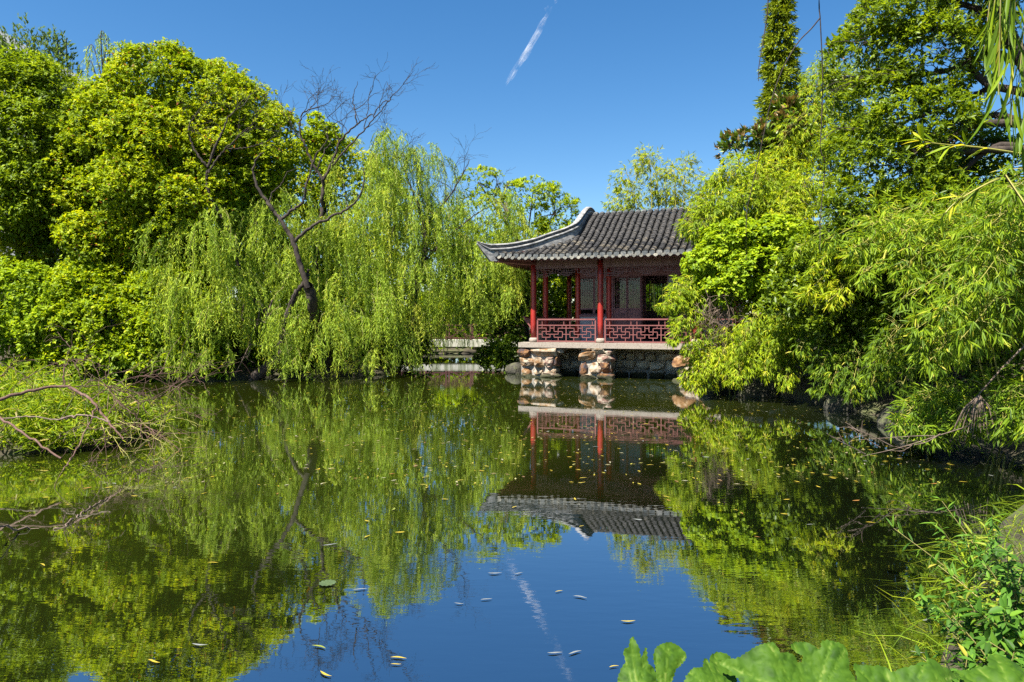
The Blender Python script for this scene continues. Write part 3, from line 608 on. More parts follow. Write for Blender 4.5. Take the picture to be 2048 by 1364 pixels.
    def pier(stones, core, mat='stone', v=-.12):
        pr = link('stone_pier', MB().box(core[0], core[1]).mesh('stone_pier', M['mortar']), T)
        for i, (u0, u1, z0, z1, dep) in enumerate(stones):
            me = stone_mesh((u1-u0)*1.12, dep, (z1-z0)*1.12, int(rng.integers(1e6)), 3); me.materials.append(M[mat])
            link('stone', me, pr, ((u0+u1)/2, v+rng.normal(0, .03), (z0+z1)/2), (rng.normal(0, .05), rng.normal(0, .05), rng.normal(0, .08)))
    pier([(-.52,-.02,.68,1.06,.6),(.0,.95,.72,1.06,.7),(.75,1.2,.86,1.06,.5),(-.46,.12,.34,.7,.65),(.08,.5,.33,.71,.75),(.46,.9,.3,.7,.6),(.8,1.02,.4,.72,.5),(-.44,.1,.02,.36,.6),(.05,.5,.06,.34,.55),(.2,1.05,-.1,.16,.8),(.55,.95,.12,.34,.5),(-.4,.3,-.2,.06,.7)],
         ((-.40,-.2,-.9),(.86,.5,1.06)), v=-.06)
    pier([(1.75,2.45,.6,.98,.6),(2.5,3.05,.52,.83,.6),(1.95,2.25,.96,1.07,.5),(2.3,2.75,.84,1.06,.55),(2.7,3.0,.84,1.06,.5),(1.8,2.12,.14,.62,.55),(2.1,2.7,.16,.56,.65),(2.6,2.98,.2,.56,.6),(1.78,2.45,-.08,.16,.7),(2.4,3.0,-.06,.18,.72)],
         ((1.86,-.2,-.9),(2.92,.5,1.06)), v=-.06)
    pier([(5.05,5.8,.5,.95,.6),(5.3,6.2,.9,1.07,.6),(5.7,6.3,.45,.9,.6),(5.2,6.2,.1,.5,.65),(5.1,6.3,-.1,.15,.75)], ((5.25,-.2,-.9),(6.2,.5,1.06)), v=-.06)
    pier([(7.9,8.7,.6,1.06,.6),(7.8,8.4,.2,.62,.6),(8.3,8.8,.15,.6,.6),(7.8,8.7,-.1,.2,.7)], ((7.95,-.05,-.9),(8.7,.5,1.06)), v=-.02)
    # back retaining wall
    wl = link('retaining_wall', MB().box((-.4, 1.32, -.9), (8.7, 1.9, 1.06)).mesh('retaining_wall', M['mortar']), T)
    z = -.12
    for hgt in (.34, .36, .30, .26):
        u = -.4+rng.uniform(-.1, .1)
        while u < 7.2:
            wd = rng.uniform(.3, .75); me = stone_mesh(wd*1.02, .45, hgt*1.05, int(rng.integers(1e6))); me.materials.append(M['stone_shade_lift'])
            link('stone', me, wl, (u+wd/2, 1.30+rng.normal(0, .04), z+hgt/2+rng.normal(0, .02)), (0, rng.normal(0, .08), rng.normal(0, .08))); u += wd
        z += hgt
    # scroll hanging on the back wall inside
    s = empty('hanging_scroll', pav_world(5.05, V1-.1, 2.55), PRZ, label='pale hanging scroll on the dark back wall inside the pavilion', cat='scroll')
    link('paper', MB().box((-.29, -.006, .03), (.29, .0, .87)).mesh('paper', M['paper']), s)
    link('roller', MB().box((-.33, -.02, 0), (.33, .01, .03)).mesh('roller', M['wood']), s); link('roller', MB().box((-.31, -.015, .872), (.31, .008, .895)).mesh('roller', M['wood']), s)
    b = MB(); r2 = RNG(8)
    for i in range(7):
        z = .75-i*.085
        for j in range(3): a, c = r2.uniform(-.03, .03, 2), r2.uniform(-.03, .03, 2); b.box((min(a[0], c[0])-.004, -.0085, z+min(a[1], c[1])), (max(a[0], c[0])+.004, -.007, z+min(a[1], c[1])+.008))
    link('ink_strokes', b.mesh('ink_strokes', M['ink']), s, kind='stuff')
pavilion()
# ------------------------------------------------------------------ foliage tools
UP = np.array([0, 0, 1.0])
def perp(rng, d):
    r = rng.normal(0, 1, d.shape); return nrm(np.cross(d, r))
class Leaves:
    """collects leaves (base, direction, normal, length, width, tone) and makes one mesh of small folded blades"""
    def __init__(s): s.B = []; s.D = []; s.N = []; s.L = []; s.W = []; s.R = []
    def add(s, b, d, n, L, W, R): s.B.append(b); s.D.append(d); s.N.append(n); s.L.append(L); s.W.append(W); s.R.append(R)
    def count(s): return sum(map(len, s.B))
    def mesh(s, name, mat, fold=.18, bend=.12, fine=False):
        B, D, N, L, W, R = (np.concatenate(x) for x in (s.B, s.D, s.N, s.L, s.W, s.R))
        D = nrm(D); N = nrm(N-(N*D).sum(1, keepdims=True)*D); Sd = np.cross(D, N); L = L[:, None]; W = W[:, None]; n = len(B)
        if not fine:
            mid = B+D*L*.45+N*(W*fold); tip = B+D*L-N*(L*bend)
            V = np.stack([B, mid+Sd*W*.5, tip, mid-Sd*W*.5], 1).reshape(-1, 3)
            i = np.arange(n)[:, None]*4; F = np.concatenate([i+[[0, 1, 2]], i+[[0, 2, 3]]], 1).reshape(-1, 3)
            return mesh_np(name, V, F, mat, attr=np.repeat(R, 2))
        # finer blade: three stations and a midrib
        st = [(.3, .82, -.25), (.65, .75, .25)]
        pts = [B]
        for (t, wf, bz) in st:
            c = B+D*L*t-N*(L*bend*t*t); pts += [c+Sd*W*.5*wf+N*W*fold, c, c-Sd*W*.5*wf+N*W*fold]
        pts.append(B+D*L*.97-N*(L*bend))
        V = np.stack(pts, 1).reshape(-1, 3); i = np.arange(n)[:, None]*8
        F = np.concatenate([i+[[0, 1, 2]], i+[[0, 2, 3]], i+[[1, 4, 5]], i+[[1, 5, 2]], i+[[2, 5, 6]], i+[[2, 6, 3]], i+[[4, 7, 5]], i+[[5, 7, 6]]], 1).reshape(-1, 3)
        return mesh_np(name, V, F, mat, attr=np.repeat(R, 8))
def sprigs(Lv, rng, pos, axis, k, tilt, spread, L, W, droop=0.0, upw=.4, tone=None, tsd=.18, lsd=.25):
    """k leaves at every sprig position: tilted from the axis by tilt (lo, hi), placed along it by spread"""
    n = len(pos); axis = nrm(axis)
    ax = np.repeat(axis, k, 0); ps = np.repeat(pos, k, 0)
    e1 = perp(rng, ax); th = rng.uniform(tilt[0], tilt[1], n*k)[:, None]
    d = ax*np.cos(th)+e1*np.sin(th); d = d+np.array([0, 0, -1.0])*droop*rng.uniform(.5, 1.5, (n*k, 1)); d = nrm(d)
    b = ps+ax*rng.uniform(0, spread, (n*k, 1))
    N = ax*.6+UP*upw+rng.normal(0, .28, (n*k, 3))
    ln = L*np.clip(rng.normal(1, lsd, n*k), .45, 1.7)
    tn = np.repeat(rng.uniform(.15, .75, n) if tone is None else tone, k)+rng.normal(0, tsd, n*k)
    tn = np.where(rng.random(n*k) < .022, 1.0, np.clip(tn, 0, .96))
    Lv.add(b, d, N, ln, ln*W/L*rng.uniform(.85, 1.15, n*k), tn)
def ells_px(rows):
    """rows: (px, py, Y, rx_px, ry_px, depth_m) -> centres, radii in metres"""
    c = np.array([P(r[0], r[1], r[2]) for r in rows]); r = np.array([(r[3]/1365*r[2], r[5], r[4]/1365*r[2]) for r in rows]); return c, r
def shell(rng, c, r, n, lo=.8, front=.65, topb=.25):
    """points on the outside of a union of ellipsoids, more of them on the pond side"""
    out_p, out_n = [], []; got = 0
    wts = (r[:, 0]*r[:, 2]+r[:, 0]*r[:, 1]+r[:, 1]*r[:, 2]); wts = wts/wts.sum()
    while got < n:
        m = n*2; k = rng.choice(len(c), m, p=wts); d = nrm(rng.normal(0, 1, (m, 3)))
        flip = (rng.random(m) < front) & (d[:, 1] > 0); d[flip, 1] *= -1
        flip = (rng.random(m) < topb) & (d[:, 2] < 0); d[flip, 2] *= -1
        f = rng.uniform(lo, 1, m)[:, None]; p = c[k]+d*r[k]*f
        ok = np.ones(m, bool)
        for i in range(len(c)):
            q = (((p-c[i])/r[i])**2).sum(1); ok &= (i == k) | (q > .62)
        ok &= p[:, 2] > .12
        out_p.append(p[ok]); out_n.append(nrm(d[ok]/r[k][ok])); got += ok.sum()
    return np.concatenate(out_p)[:n], np.concatenate(out_n)[:n]
def crown(Lv, rng, c, r, nclump, rc, per, k, L, W, tilt=(.5, 1.3), droop=.15, spread=.1, upw=.5, inner=.25, lo=.8, squash=.8, front=.65, topb=.25, hang=0):
    p, nm = shell(rng, c, r, nclump, lo, front, topb)
    rcs = rc*rng.uniform(.65, 1.3, nclump)
    ci = np.repeat(np.arange(nclump), per); m = len(ci)
    d = nrm(nm[ci]*.7+UP*.45+rng.normal(0, .75, (m, 3)))
    pos = p[ci]+d*rcs[ci][:, None]*(rng.random((m, 1))**.4)*np.array([1, 1, squash]); pos[:, 2] -= hang*rng.random(m)**2
    ok = pos[:, 2] > .05; pos = pos[ok]; d = d[ok]; ci = ci[ok]
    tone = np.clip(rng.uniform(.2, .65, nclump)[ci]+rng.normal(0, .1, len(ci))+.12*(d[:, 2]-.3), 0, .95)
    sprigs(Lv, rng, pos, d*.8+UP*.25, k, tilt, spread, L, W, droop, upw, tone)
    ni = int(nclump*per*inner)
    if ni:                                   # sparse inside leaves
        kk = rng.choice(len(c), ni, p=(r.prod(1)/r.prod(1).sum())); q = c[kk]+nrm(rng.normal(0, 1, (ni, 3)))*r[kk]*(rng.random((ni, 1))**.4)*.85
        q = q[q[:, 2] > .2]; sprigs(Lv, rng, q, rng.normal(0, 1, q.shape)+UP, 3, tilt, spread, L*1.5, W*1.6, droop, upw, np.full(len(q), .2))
def limb_set(base, c, r, rng, r0, fork=.45):
    top = c.mean(0); base = np.array(base, float); pls = []
    knee = base+(top-base)*np.array([.3, .3, .55]); tr = spline([base-[0, 0, .3], base+(knee-base)*.5+rng.normal(0, .12, 3), knee, knee*.4+top*.6], 14)
    pls.append((tr, np.linspace(r0, r0*.55, 14)))
    for i in range(len(c)):
        s = tr[int(rng.integers(6, 13))]; m = (s+c[i])/2+rng.normal(0, .25, 3)+[0, 0, .2]
        lim = spline([s, m, c[i], c[i]+(c[i]-s)*.04], 10); pls.append((lim, np.linspace(r0*.42, .015, 10)))
        for j in range(4):
            a = lim[int(rng.integers(3, 9))]; e = c[i]+nrm(rng.normal(0, 1, 3))*r[i]*.9; pls.append((spline([a, (a+e)/2+rng.normal(0, .15, 3), e], 7), np.linspace(r0*.16, .006, 7)))
    return pls
def plant(name, label, cat, base, Lv, mat, pls, bark='bark', group=None, fine=False, fold=.18, bend=.12, crown_name='crown', stem_name='trunk', sides=6):
    base = np.array(base, float); t = empty(name, base, label=label, cat=cat, group=group)
    for b in Lv.B: b -= base
    if Lv.count(): link(crown_name, Lv.mesh(crown_name, mat, fold, bend, fine), t)
    if pls:
        V, F = tubes([(np.asarray(p)-base, r) for p, r in pls], sides); link(stem_name, mesh_np(stem_name, V, F, M[bark], smooth=True), t)
    return t
def tree_px(name, label, base_px, rows, seed, nclump, rc, per, k, L, W, mat, r0=.2, group=None, cat='tree', **kw):
    rng = RNG(seed); c, r = ells_px(rows); Lv = Leaves(); crown(Lv, rng, c, r, nclump, rc, per, k, L, W, **kw)
    bx, by, bY = base_px; x = (bx-1024)/1365*bY; base = (x, bY, gz(x, bY))
    n3 = 'trunk' if cat == 'tree' else 'stem'
    return plant(name, label, cat, base, Lv, mat, limb_set(base, c, r, rng, r0), group=group, crown_name='crown' if cat == 'tree' else 'foliage', stem_name=n3)
def strands(Lv, rng, org, out, length, step, L, W, reach=.5, tone=None, twigs=None, zmin=.06, lift=.55):
    n = len(org); mx = int(length.max()/step)+1; s = (np.arange(mx)+rng.random((n, 1)))*step
    msk = s < length[:, None]
    a = reach*rng.uniform(.4, 1.4, (n, 1)); h = a*(1-np.exp(-s/a)); z = -(s-h*lift)
    ph = rng.uniform(0, 6.28, (n, 1)); sw = .05*np.sin(s*1.6+ph)*np.minimum(s, 1.5); sw2 = .05*np.sin(s*1.9+ph*2)*np.minimum(s, 1.5)
    p = org[:, None, :]+out[:, None, :]*h[..., None]; p = p+np.stack([sw, sw2, z], -1)
    msk &= p[..., 2] > zmin*rng.uniform(1, 6, (n, 1))
    tone = rng.uniform(.1, .8, n) if tone is None else tone
    tn = np.repeat(tone[:, None], mx, 1)[msk]; pp = p[msk]; m = len(pp)
    d = np.array([0, 0, -1.0])+rng.normal(0, .48, (m, 3)); N = rng.normal(0, 1, (m, 3))+np.array([-.2, -.5, .5])
    ln = L*np.clip(rng.normal(1, .22, m), .5, 1.6)
    tn = np.where(rng.random(m) < .012, 1, np.clip(tn+rng.normal(0, .15, m), 0, .95))
    Lv.add(pp, nrm(d), N, ln, ln*W/L, tn)
    if twigs is not None:
        for i in range(0, n, twigs[1]):
            q = p[i][msk[i]]
            if len(q) > 6: twigs[0].append((q[np.linspace(0, len(q)-1, 6).astype(int)], np.linspace(.007, .002, 6)))
def grow(pls, rng, p, d, Ln, r, depth, up=.06, wander=.16, kids=(2, 4), ratio=.62, ang=.7, nseg=7, rmin=.004):
    p = np.array(p, float); d = nrm(np.array(d, float)); pts = [p]; ds = [d]
    for i in range(nseg): d = nrm(d+rng.normal(0, wander, 3)+UP*up); p = p+d*Ln/nseg; pts.append(p); ds.append(d)
    r1 = max(rmin, r*.45); rr = np.linspace(r, r1, nseg+1); pls.append((np.array(pts), rr))
    if depth:
        for k in range(int(rng.integers(kids[0], kids[1]+1))):
            i = int(rng.integers(nseg//3, nseg+1)); dd = nrm(ds[i]+perp(rng, ds[i][None])[0]*ang*rng.uniform(.6, 1.3))
            grow(pls, rng, pts[i], dd, Ln*ratio*rng.uniform(.7, 1.2), max(rmin, rr[i]*.6), depth-1, up, wander, kids, ratio, ang, nseg, rmin)
def plume(Lv, rng, pth, n, rad, L, W, k=6, t0=.15, droop=.45, tilt=(.25, .95), spread=.12, twig=None, tone=None, bias=None):
    q = spline(pth, 40); t = t0+(1-t0)*rng.random(n)**.85; i = np.clip((t*39), 0, 38.999); i0 = i.astype(int); f = (i-i0)[:, None]
    c = q[i0]*(1-f)+q[i0+1]*f; tg = nrm(q[i0+1]-q[i0])
    rr = rad*np.sin(np.clip((t-t0)/(1-t0)*.92+.08, 0, 1)*PI)**.6
    o = nrm(rng.normal(0, 1, (n, 3))-tg*.2)*rr[:, None]*(rng.random((n, 1))**.45); o[:, 2] -= np.abs(rr)*.15
    pos = c+o; pos[:, 2] = np.maximum(pos[:, 2], .07); ax = nrm(tg*.55+nrm(o)*.75+np.array([0, 0, -.25])+(0 if bias is None else np.array(bias)))
    sprigs(Lv, rng, pos, ax, k, tilt, spread, L, W, droop, .7, (rng.uniform(.15, .75)+rng.normal(0, .12, n)) if tone is None else tone)
    if twig is not None:
        for j in range(0, n, 5): twig.append((np.array([c[j], (c[j]+pos[j])/2+UP*.05, pos[j]]), np.array([.007, .004, .002])))
# ------------------------------------------------------------------ trees and bushes of the far bank
def far_bank():
    # woodland closing the view far behind everything
    rng = RNG(1); Lv = Leaves(); rows = []
    for i in range(60): rows.append((-200+2600*i/59+rng.uniform(-20, 20), 610-(i%2)*70+rng.uniform(-15, 15), 54+(i%2)*5, rng.uniform(75, 110), rng.uniform(60, 75), 2.5))
    c, r = ells_px(rows); crown(Lv, rng, c, r, 1000, .9, 4, 5, .5, .28, inner=.5, front=.9)
    for b in Lv.B: b -= np.array([0, 55, 0])
    link('woodland', Lv.mesh('woodland', M['shrub_dark']), None, (0, 55, 0), label='dense dark woodland far behind the pond', kind='stuff')
    # trees on the left, back to front
    tree_px('feathery_tree', 'tall feathery green tree at the left edge in front of the pale building', (40, 640, 25.5), [(40,220,25.5,75,70,2.0),(10,320,25.3,80,100,1.8),(95,285,25.3,65,100,1.8),(55,400,25,95,80,1.8),(120,390,25.2,45,80,1.6),(75,165,25.5,40,36,1.3),(110,190,25.5,30,40,1.2)],
            21, 420, .5, 13, 7, .14, .065, M['feather'], .22, droop=.05, tilt=(.7, 1.5), squash=.45, inner=.2, spread=.3, upw=1.2)
    tree_px('spiky_tree', 'dark blue-green tree whose narrow top rises beside the building edge', (58, 640, 35), [(68,85,35,14,32,.5),(50,110,35,34,34,.8),(28,118,35,20,20,.6),(80,120,35,24,26,.7),(60,200,35,60,80,1.5),(50,330,35,50,110,1.4)],
            22, 120, .4, 9, 7, .17, .06, M['blueleaf'], .15, droop=-.2, tilt=(.2, .8), squash=1.4, inner=.2, spread=.3)
    tree_px('spiky_tree', 'dark blue-green tree with several thin upright tips right of the taller one', (122, 640, 35), [(116,90,35,8,16,.3),(133,95,35,8,20,.3),(122,115,35,24,24,.6),(100,110,35,12,20,.4),(120,170,35,38,50,1),(120,320,35,36,120,1.2)],
            23, 80, .36, 9, 7, .17, .06, M['blueleaf'], .12, droop=-.2, tilt=(.2, .8), squash=1.4, inner=.2, spread=.3)
    # thin willow top showing between the trees
    rng = RNG(24); Lv = Leaves(); pls = []; Y = 34
    base = np.array([P(205, 640, Y)[0], Y, 1.0]); pls.append((spline([base, P(203, 400, Y), P(207, 200, Y), P(205, 120, Y)], 16), np.linspace(.14, .03, 16)))
    for (a, b_, c_) in [((207,170),(185,90),(168,120)),((205,140),(203,62),(222,95)),((207,180),(225,90),(237,160)),((206,200),(180,120),(172,190)),((205,150),(212,75),(190,80)),((206,190),(232,150),(246,165))]:
        pp = spline([P(*a, Y), P(*b_, Y), P(*c_, Y)], 14); pls.append((pp, np.linspace(.03, .008, 14)))
        idx = rng.integers(5, 14, 7); o = pp[idx]; strands(Lv, rng, o, nrm(rng.normal(0, 1, (7, 3))*[1, 1, .1]), rng.uniform(.5, 2.3, 7), .06, .17, .035, .3)
    plant('thin_willow', 'sparse thin willow top drooping against the sky behind the left trees', 'tree', base, Lv, M['willow'], pls)
    # camphor
    tree_px('camphor_tree', 'huge round camphor tree with bright yellow-green billowing crown', (360, 640, 27), [(350,205,27,90,80,2.8),(435,235,27.3,80,80,2.8),(270,270,26.6,80,85,2.6),(495,285,27.3,62,95,2.6),(335,320,25.8,115,100,2.6),(465,350,26.4,95,100,2.5),
            (225,345,26,70,85,2.4),(185,420,25.8,50,80,2),(280,410,25.3,95,85,2.4),(395,430,25.4,100,85,2.4),(555,330,27,45,90,2),(240,490,25.2,90,55,2),(345,500,25.4,80,45,2)],
            25, 600, .6, 42, 8, .104, .054, M['camphor'], .36, droop=.10, tilt=(.6, 1.35), inner=.35, squash=.8, lo=.84)
    rng = RNG(251); c, r = ells_px([(250,300,33,110,110,2),(380,300,33,110,110,2),(480,340,32.5,90,110,2),(150,420,32,120,110,2),(330,450,31.5,150,110,2),(480,480,31,110,90,2),(60,360,34,90,110,2)])
    Lv = Leaves(); crown(Lv, rng, c, r, 260, .9, 9, 6, .34, .17, inner=.5, front=.9); b0 = np.array([P(300, 640, 33)[0], 33, 1.5]); plant('dark_tree', 'dark dense tree mostly hidden behind the camphor crown', 'tree', b0, Lv, M['shrub_dark'], limb_set(b0, c, r, rng, .3))
    # background trees between camphor and pavilion
    tree_px('pale_tree', 'pale yellow-green tree seen between the bare willow limbs', (660, 640, 33), [(650,350,33,75,70,2),(700,420,33,110,100,2.2),(610,430,33,70,90,2),(660,520,33,120,80,2)], 26, 240, .6, 11, 7, .2, .075, M['bamboo_yellow'], .2, inner=.2)
    tree_px('round_leaved_tree', 'small upright green tree poking up behind the bare willow branches', (660, 640, 31), [(635,265,31,14,28,.5),(655,285,31,24,30,.7),(625,300,31,16,24,.5),(650,360,31,24,60,.7)], 27, 70, .3, 12, 7, .13, .075, M['shrub'], .1, inner=.1)
    tree_px('dark_tree', 'dark green loose tree behind the willow left of the pavilion roof', (1060, 640, 34), [(960,370,34,38,28,1),(1065,395,34,50,30,1.2),(1010,430,34,90,60,2),(1110,430,34,40,40,1.2),(1000,520,34,130,80,2),(1150,540,34,100,90,2)], 28, 300, .4, 14, 7, .14, .05, M['shrub'], .18, inner=.25, droop=0, squash=.6)
    rng = RNG(29); pls = []
    t0 = P(1020, 420, 33.5)
    for (a, e) in [((985,390),(1008,345)),((1000,400),(1020,345)),((1105,430),(1118,390)),((1108,430),(1108,385)),((1100,440),(1122,395))]:
        grow(pls, rng, P(*a, 33.5), P(*e, 33.5)-P(*a, 33.5), 1.1, .03, 1, .05, .2, (1, 3), .6, .7)
    for p, rr in list(pls)[:5]: pls.append((spline([P(1060, 640, 33.5), P(1050, 520, 33.5), p[0]], 8), np.linspace(.09, .03, 8)))
    plant('dead_tree', 'dead tree with pale bare twigs rising behind the willow', 'tree', P(1060, 640, 33.5), Leaves(), None, pls, 'bark_pale', crown_name='crown')
    # behind the bridge and the pavilion
    tree_px('bush', 'sunlit bush filling the gap under and behind the footbridge', (930, 690, 45), [(900,640,45,70,35,1.8),(990,640,45,60,45,1.8),(850,660,45,60,35,1.6),(940,690,44.5,110,18,1.0),(860,695,44.5,60,16,.8),(1010,690,44.5,60,18,.8),(930,640,47,140,60,2)], 30, 330, .5, 11, 6, .2, .11, M['shrub'], .06, cat='bush', inner=.3)
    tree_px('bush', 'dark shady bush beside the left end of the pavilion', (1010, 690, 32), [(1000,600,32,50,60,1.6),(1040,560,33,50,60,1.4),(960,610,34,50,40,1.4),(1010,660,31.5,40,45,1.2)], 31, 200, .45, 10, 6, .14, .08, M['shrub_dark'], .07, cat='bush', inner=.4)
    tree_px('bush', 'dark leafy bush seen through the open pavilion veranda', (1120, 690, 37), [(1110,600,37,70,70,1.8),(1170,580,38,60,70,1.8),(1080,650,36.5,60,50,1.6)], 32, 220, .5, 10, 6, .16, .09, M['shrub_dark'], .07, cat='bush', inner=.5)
    tree_px('bush', 'bright bush glimpsed through the back windows of the pavilion', (1310, 690, 38), [(1300,600,38,70,60,1.8),(1380,600,38,70,60,1.8),(1240,620,38,60,50,1.6)], 33, 190, .5, 10, 6, .18, .10, M['shrub'], .06, cat='bush', inner=.5)
    # low planting on the bank beside the pier
    tree_px('bush', 'low weedy bush on the stones between the footbridge and the pier', (1000, 735, 27.6), [(985,715,28.2,28,24,.6),(1015,705,27.4,22,28,.5),(1000,735,27.2,26,14,.4)], 34, 70, .22, 9, 6, .11, .06, M['shrub_dark'], .03, cat='bush', inner=.4)
    # left bank bushes
    G = 'bushes covering the left bank'
    specs = [('tall yellowish bush high on the left edge above the creeper', [(40,440,25.5,80,75,1.6),(100,420,26,60,60,1.4),(20,520,25,60,60,1.4)], 'bamboo_yellow', .14, .05, 250, 41),
             ('dark bush in the shade under the camphor crown', [(170,500,26,90,60,1.6),(290,530,26,80,45,1.6),(400,520,26,60,50,1.4),(180,560,25.6,70,40,1.2)], 'shrub_dark', .13, .075, 200, 42),
             ('bright green bush at the left edge with trailing creeper below', [(50,600,23.8,85,75,1.4),(110,650,23.4,70,70,1.1),(20,670,23.3,60,70,1.1)], 'vine', .11, .08, 260, 43),
             ('widest bright yellow-green bush in the middle of the left bank', [(190,590,24.2,75,70,1.4),(160,650,23.5,70,65,1.1),(240,650,23.5,75,70,1.1),(230,590,24.2,50,60,1.2)], 'shrub', .12, .07, 330, 44),
             ('bright bush whose leaves reach the willow strands', [(340,590,24.2,70,70,1.3),(385,575,24.4,50,50,1.1),(330,660,23.6,70,65,1.1),(400,670,23.7,50,65,1)], 'shrub', .12, .075, 330, 45),
             ('low pale-leaved bush at the water edge of the left bank', [(220,715,23.0,80,32,.6),(320,720,23.1,70,30,.6),(400,725,23.2,50,28,.6),(130,725,23.0,60,28,.6)], 'shrub', .16, .09, 200, 46),
             ('rough bush under the leaning willow trunk', [(470,690,25.0,60,50,.9),(560,710,25.6,60,35,.8),(620,700,26.5,50,45,.9)], 'shrub', .11, .06, 130, 47),
             ('bush hidden deep behind the willow strands', [(600,620,28,110,70,1.6),(720,640,28.5,110,70,1.6),(800,660,29,60,60,1.4),(700,560,29.5,140,70,1.8)], 'shrub', .15, .07, 230, 48),
             ('dark bush at the channel mouth left of the footbridge', [(780,720,27.5,50,28,.8),(820,700,29,40,34,.9),(760,690,28,60,40,.9)], 'shrub_dark', .12, .07, 110, 49)]
    for lab, rows, mt, L_, W_, n, sd_ in specs:
        n = int(n*1.1)
        bx = sum(q[0] for q in rows)/len(rows); bY = sum(q[2] for q in rows)/len(rows)+.6
        tree_px('bush', lab, (bx, 700, bY), rows, sd_, n, .32, 15, 6, L_*.85, W_*.8, M[mt], .05, cat='bush', group=G, inner=.2, droop=.25, hang=.25)
    # creeper hanging down at the left edge
    rng = RNG(50); Lv = Leaves(); pls = []
    n = 90; px = rng.uniform(-10, 110, n); org = np.array([P(a, b_, y) for a, b_, y in zip(px, rng.uniform(560, 640, n), rng.uniform(22.5, 23.0, n))])
    strands(Lv, rng, org, np.tile([0, -.5, 0], (n, 1)), rng.uniform(1.0, 2.2, n), .045, .10, .075, .25, twigs=(pls, 3))
    plant('creeper', 'heart-leaved creeper hanging in strings over the left bank', 'creeper', P(50, 600, 23), Lv, M['vine'], pls, 'twig', crown_name='foliage', stem_name='stem')
far_bank()

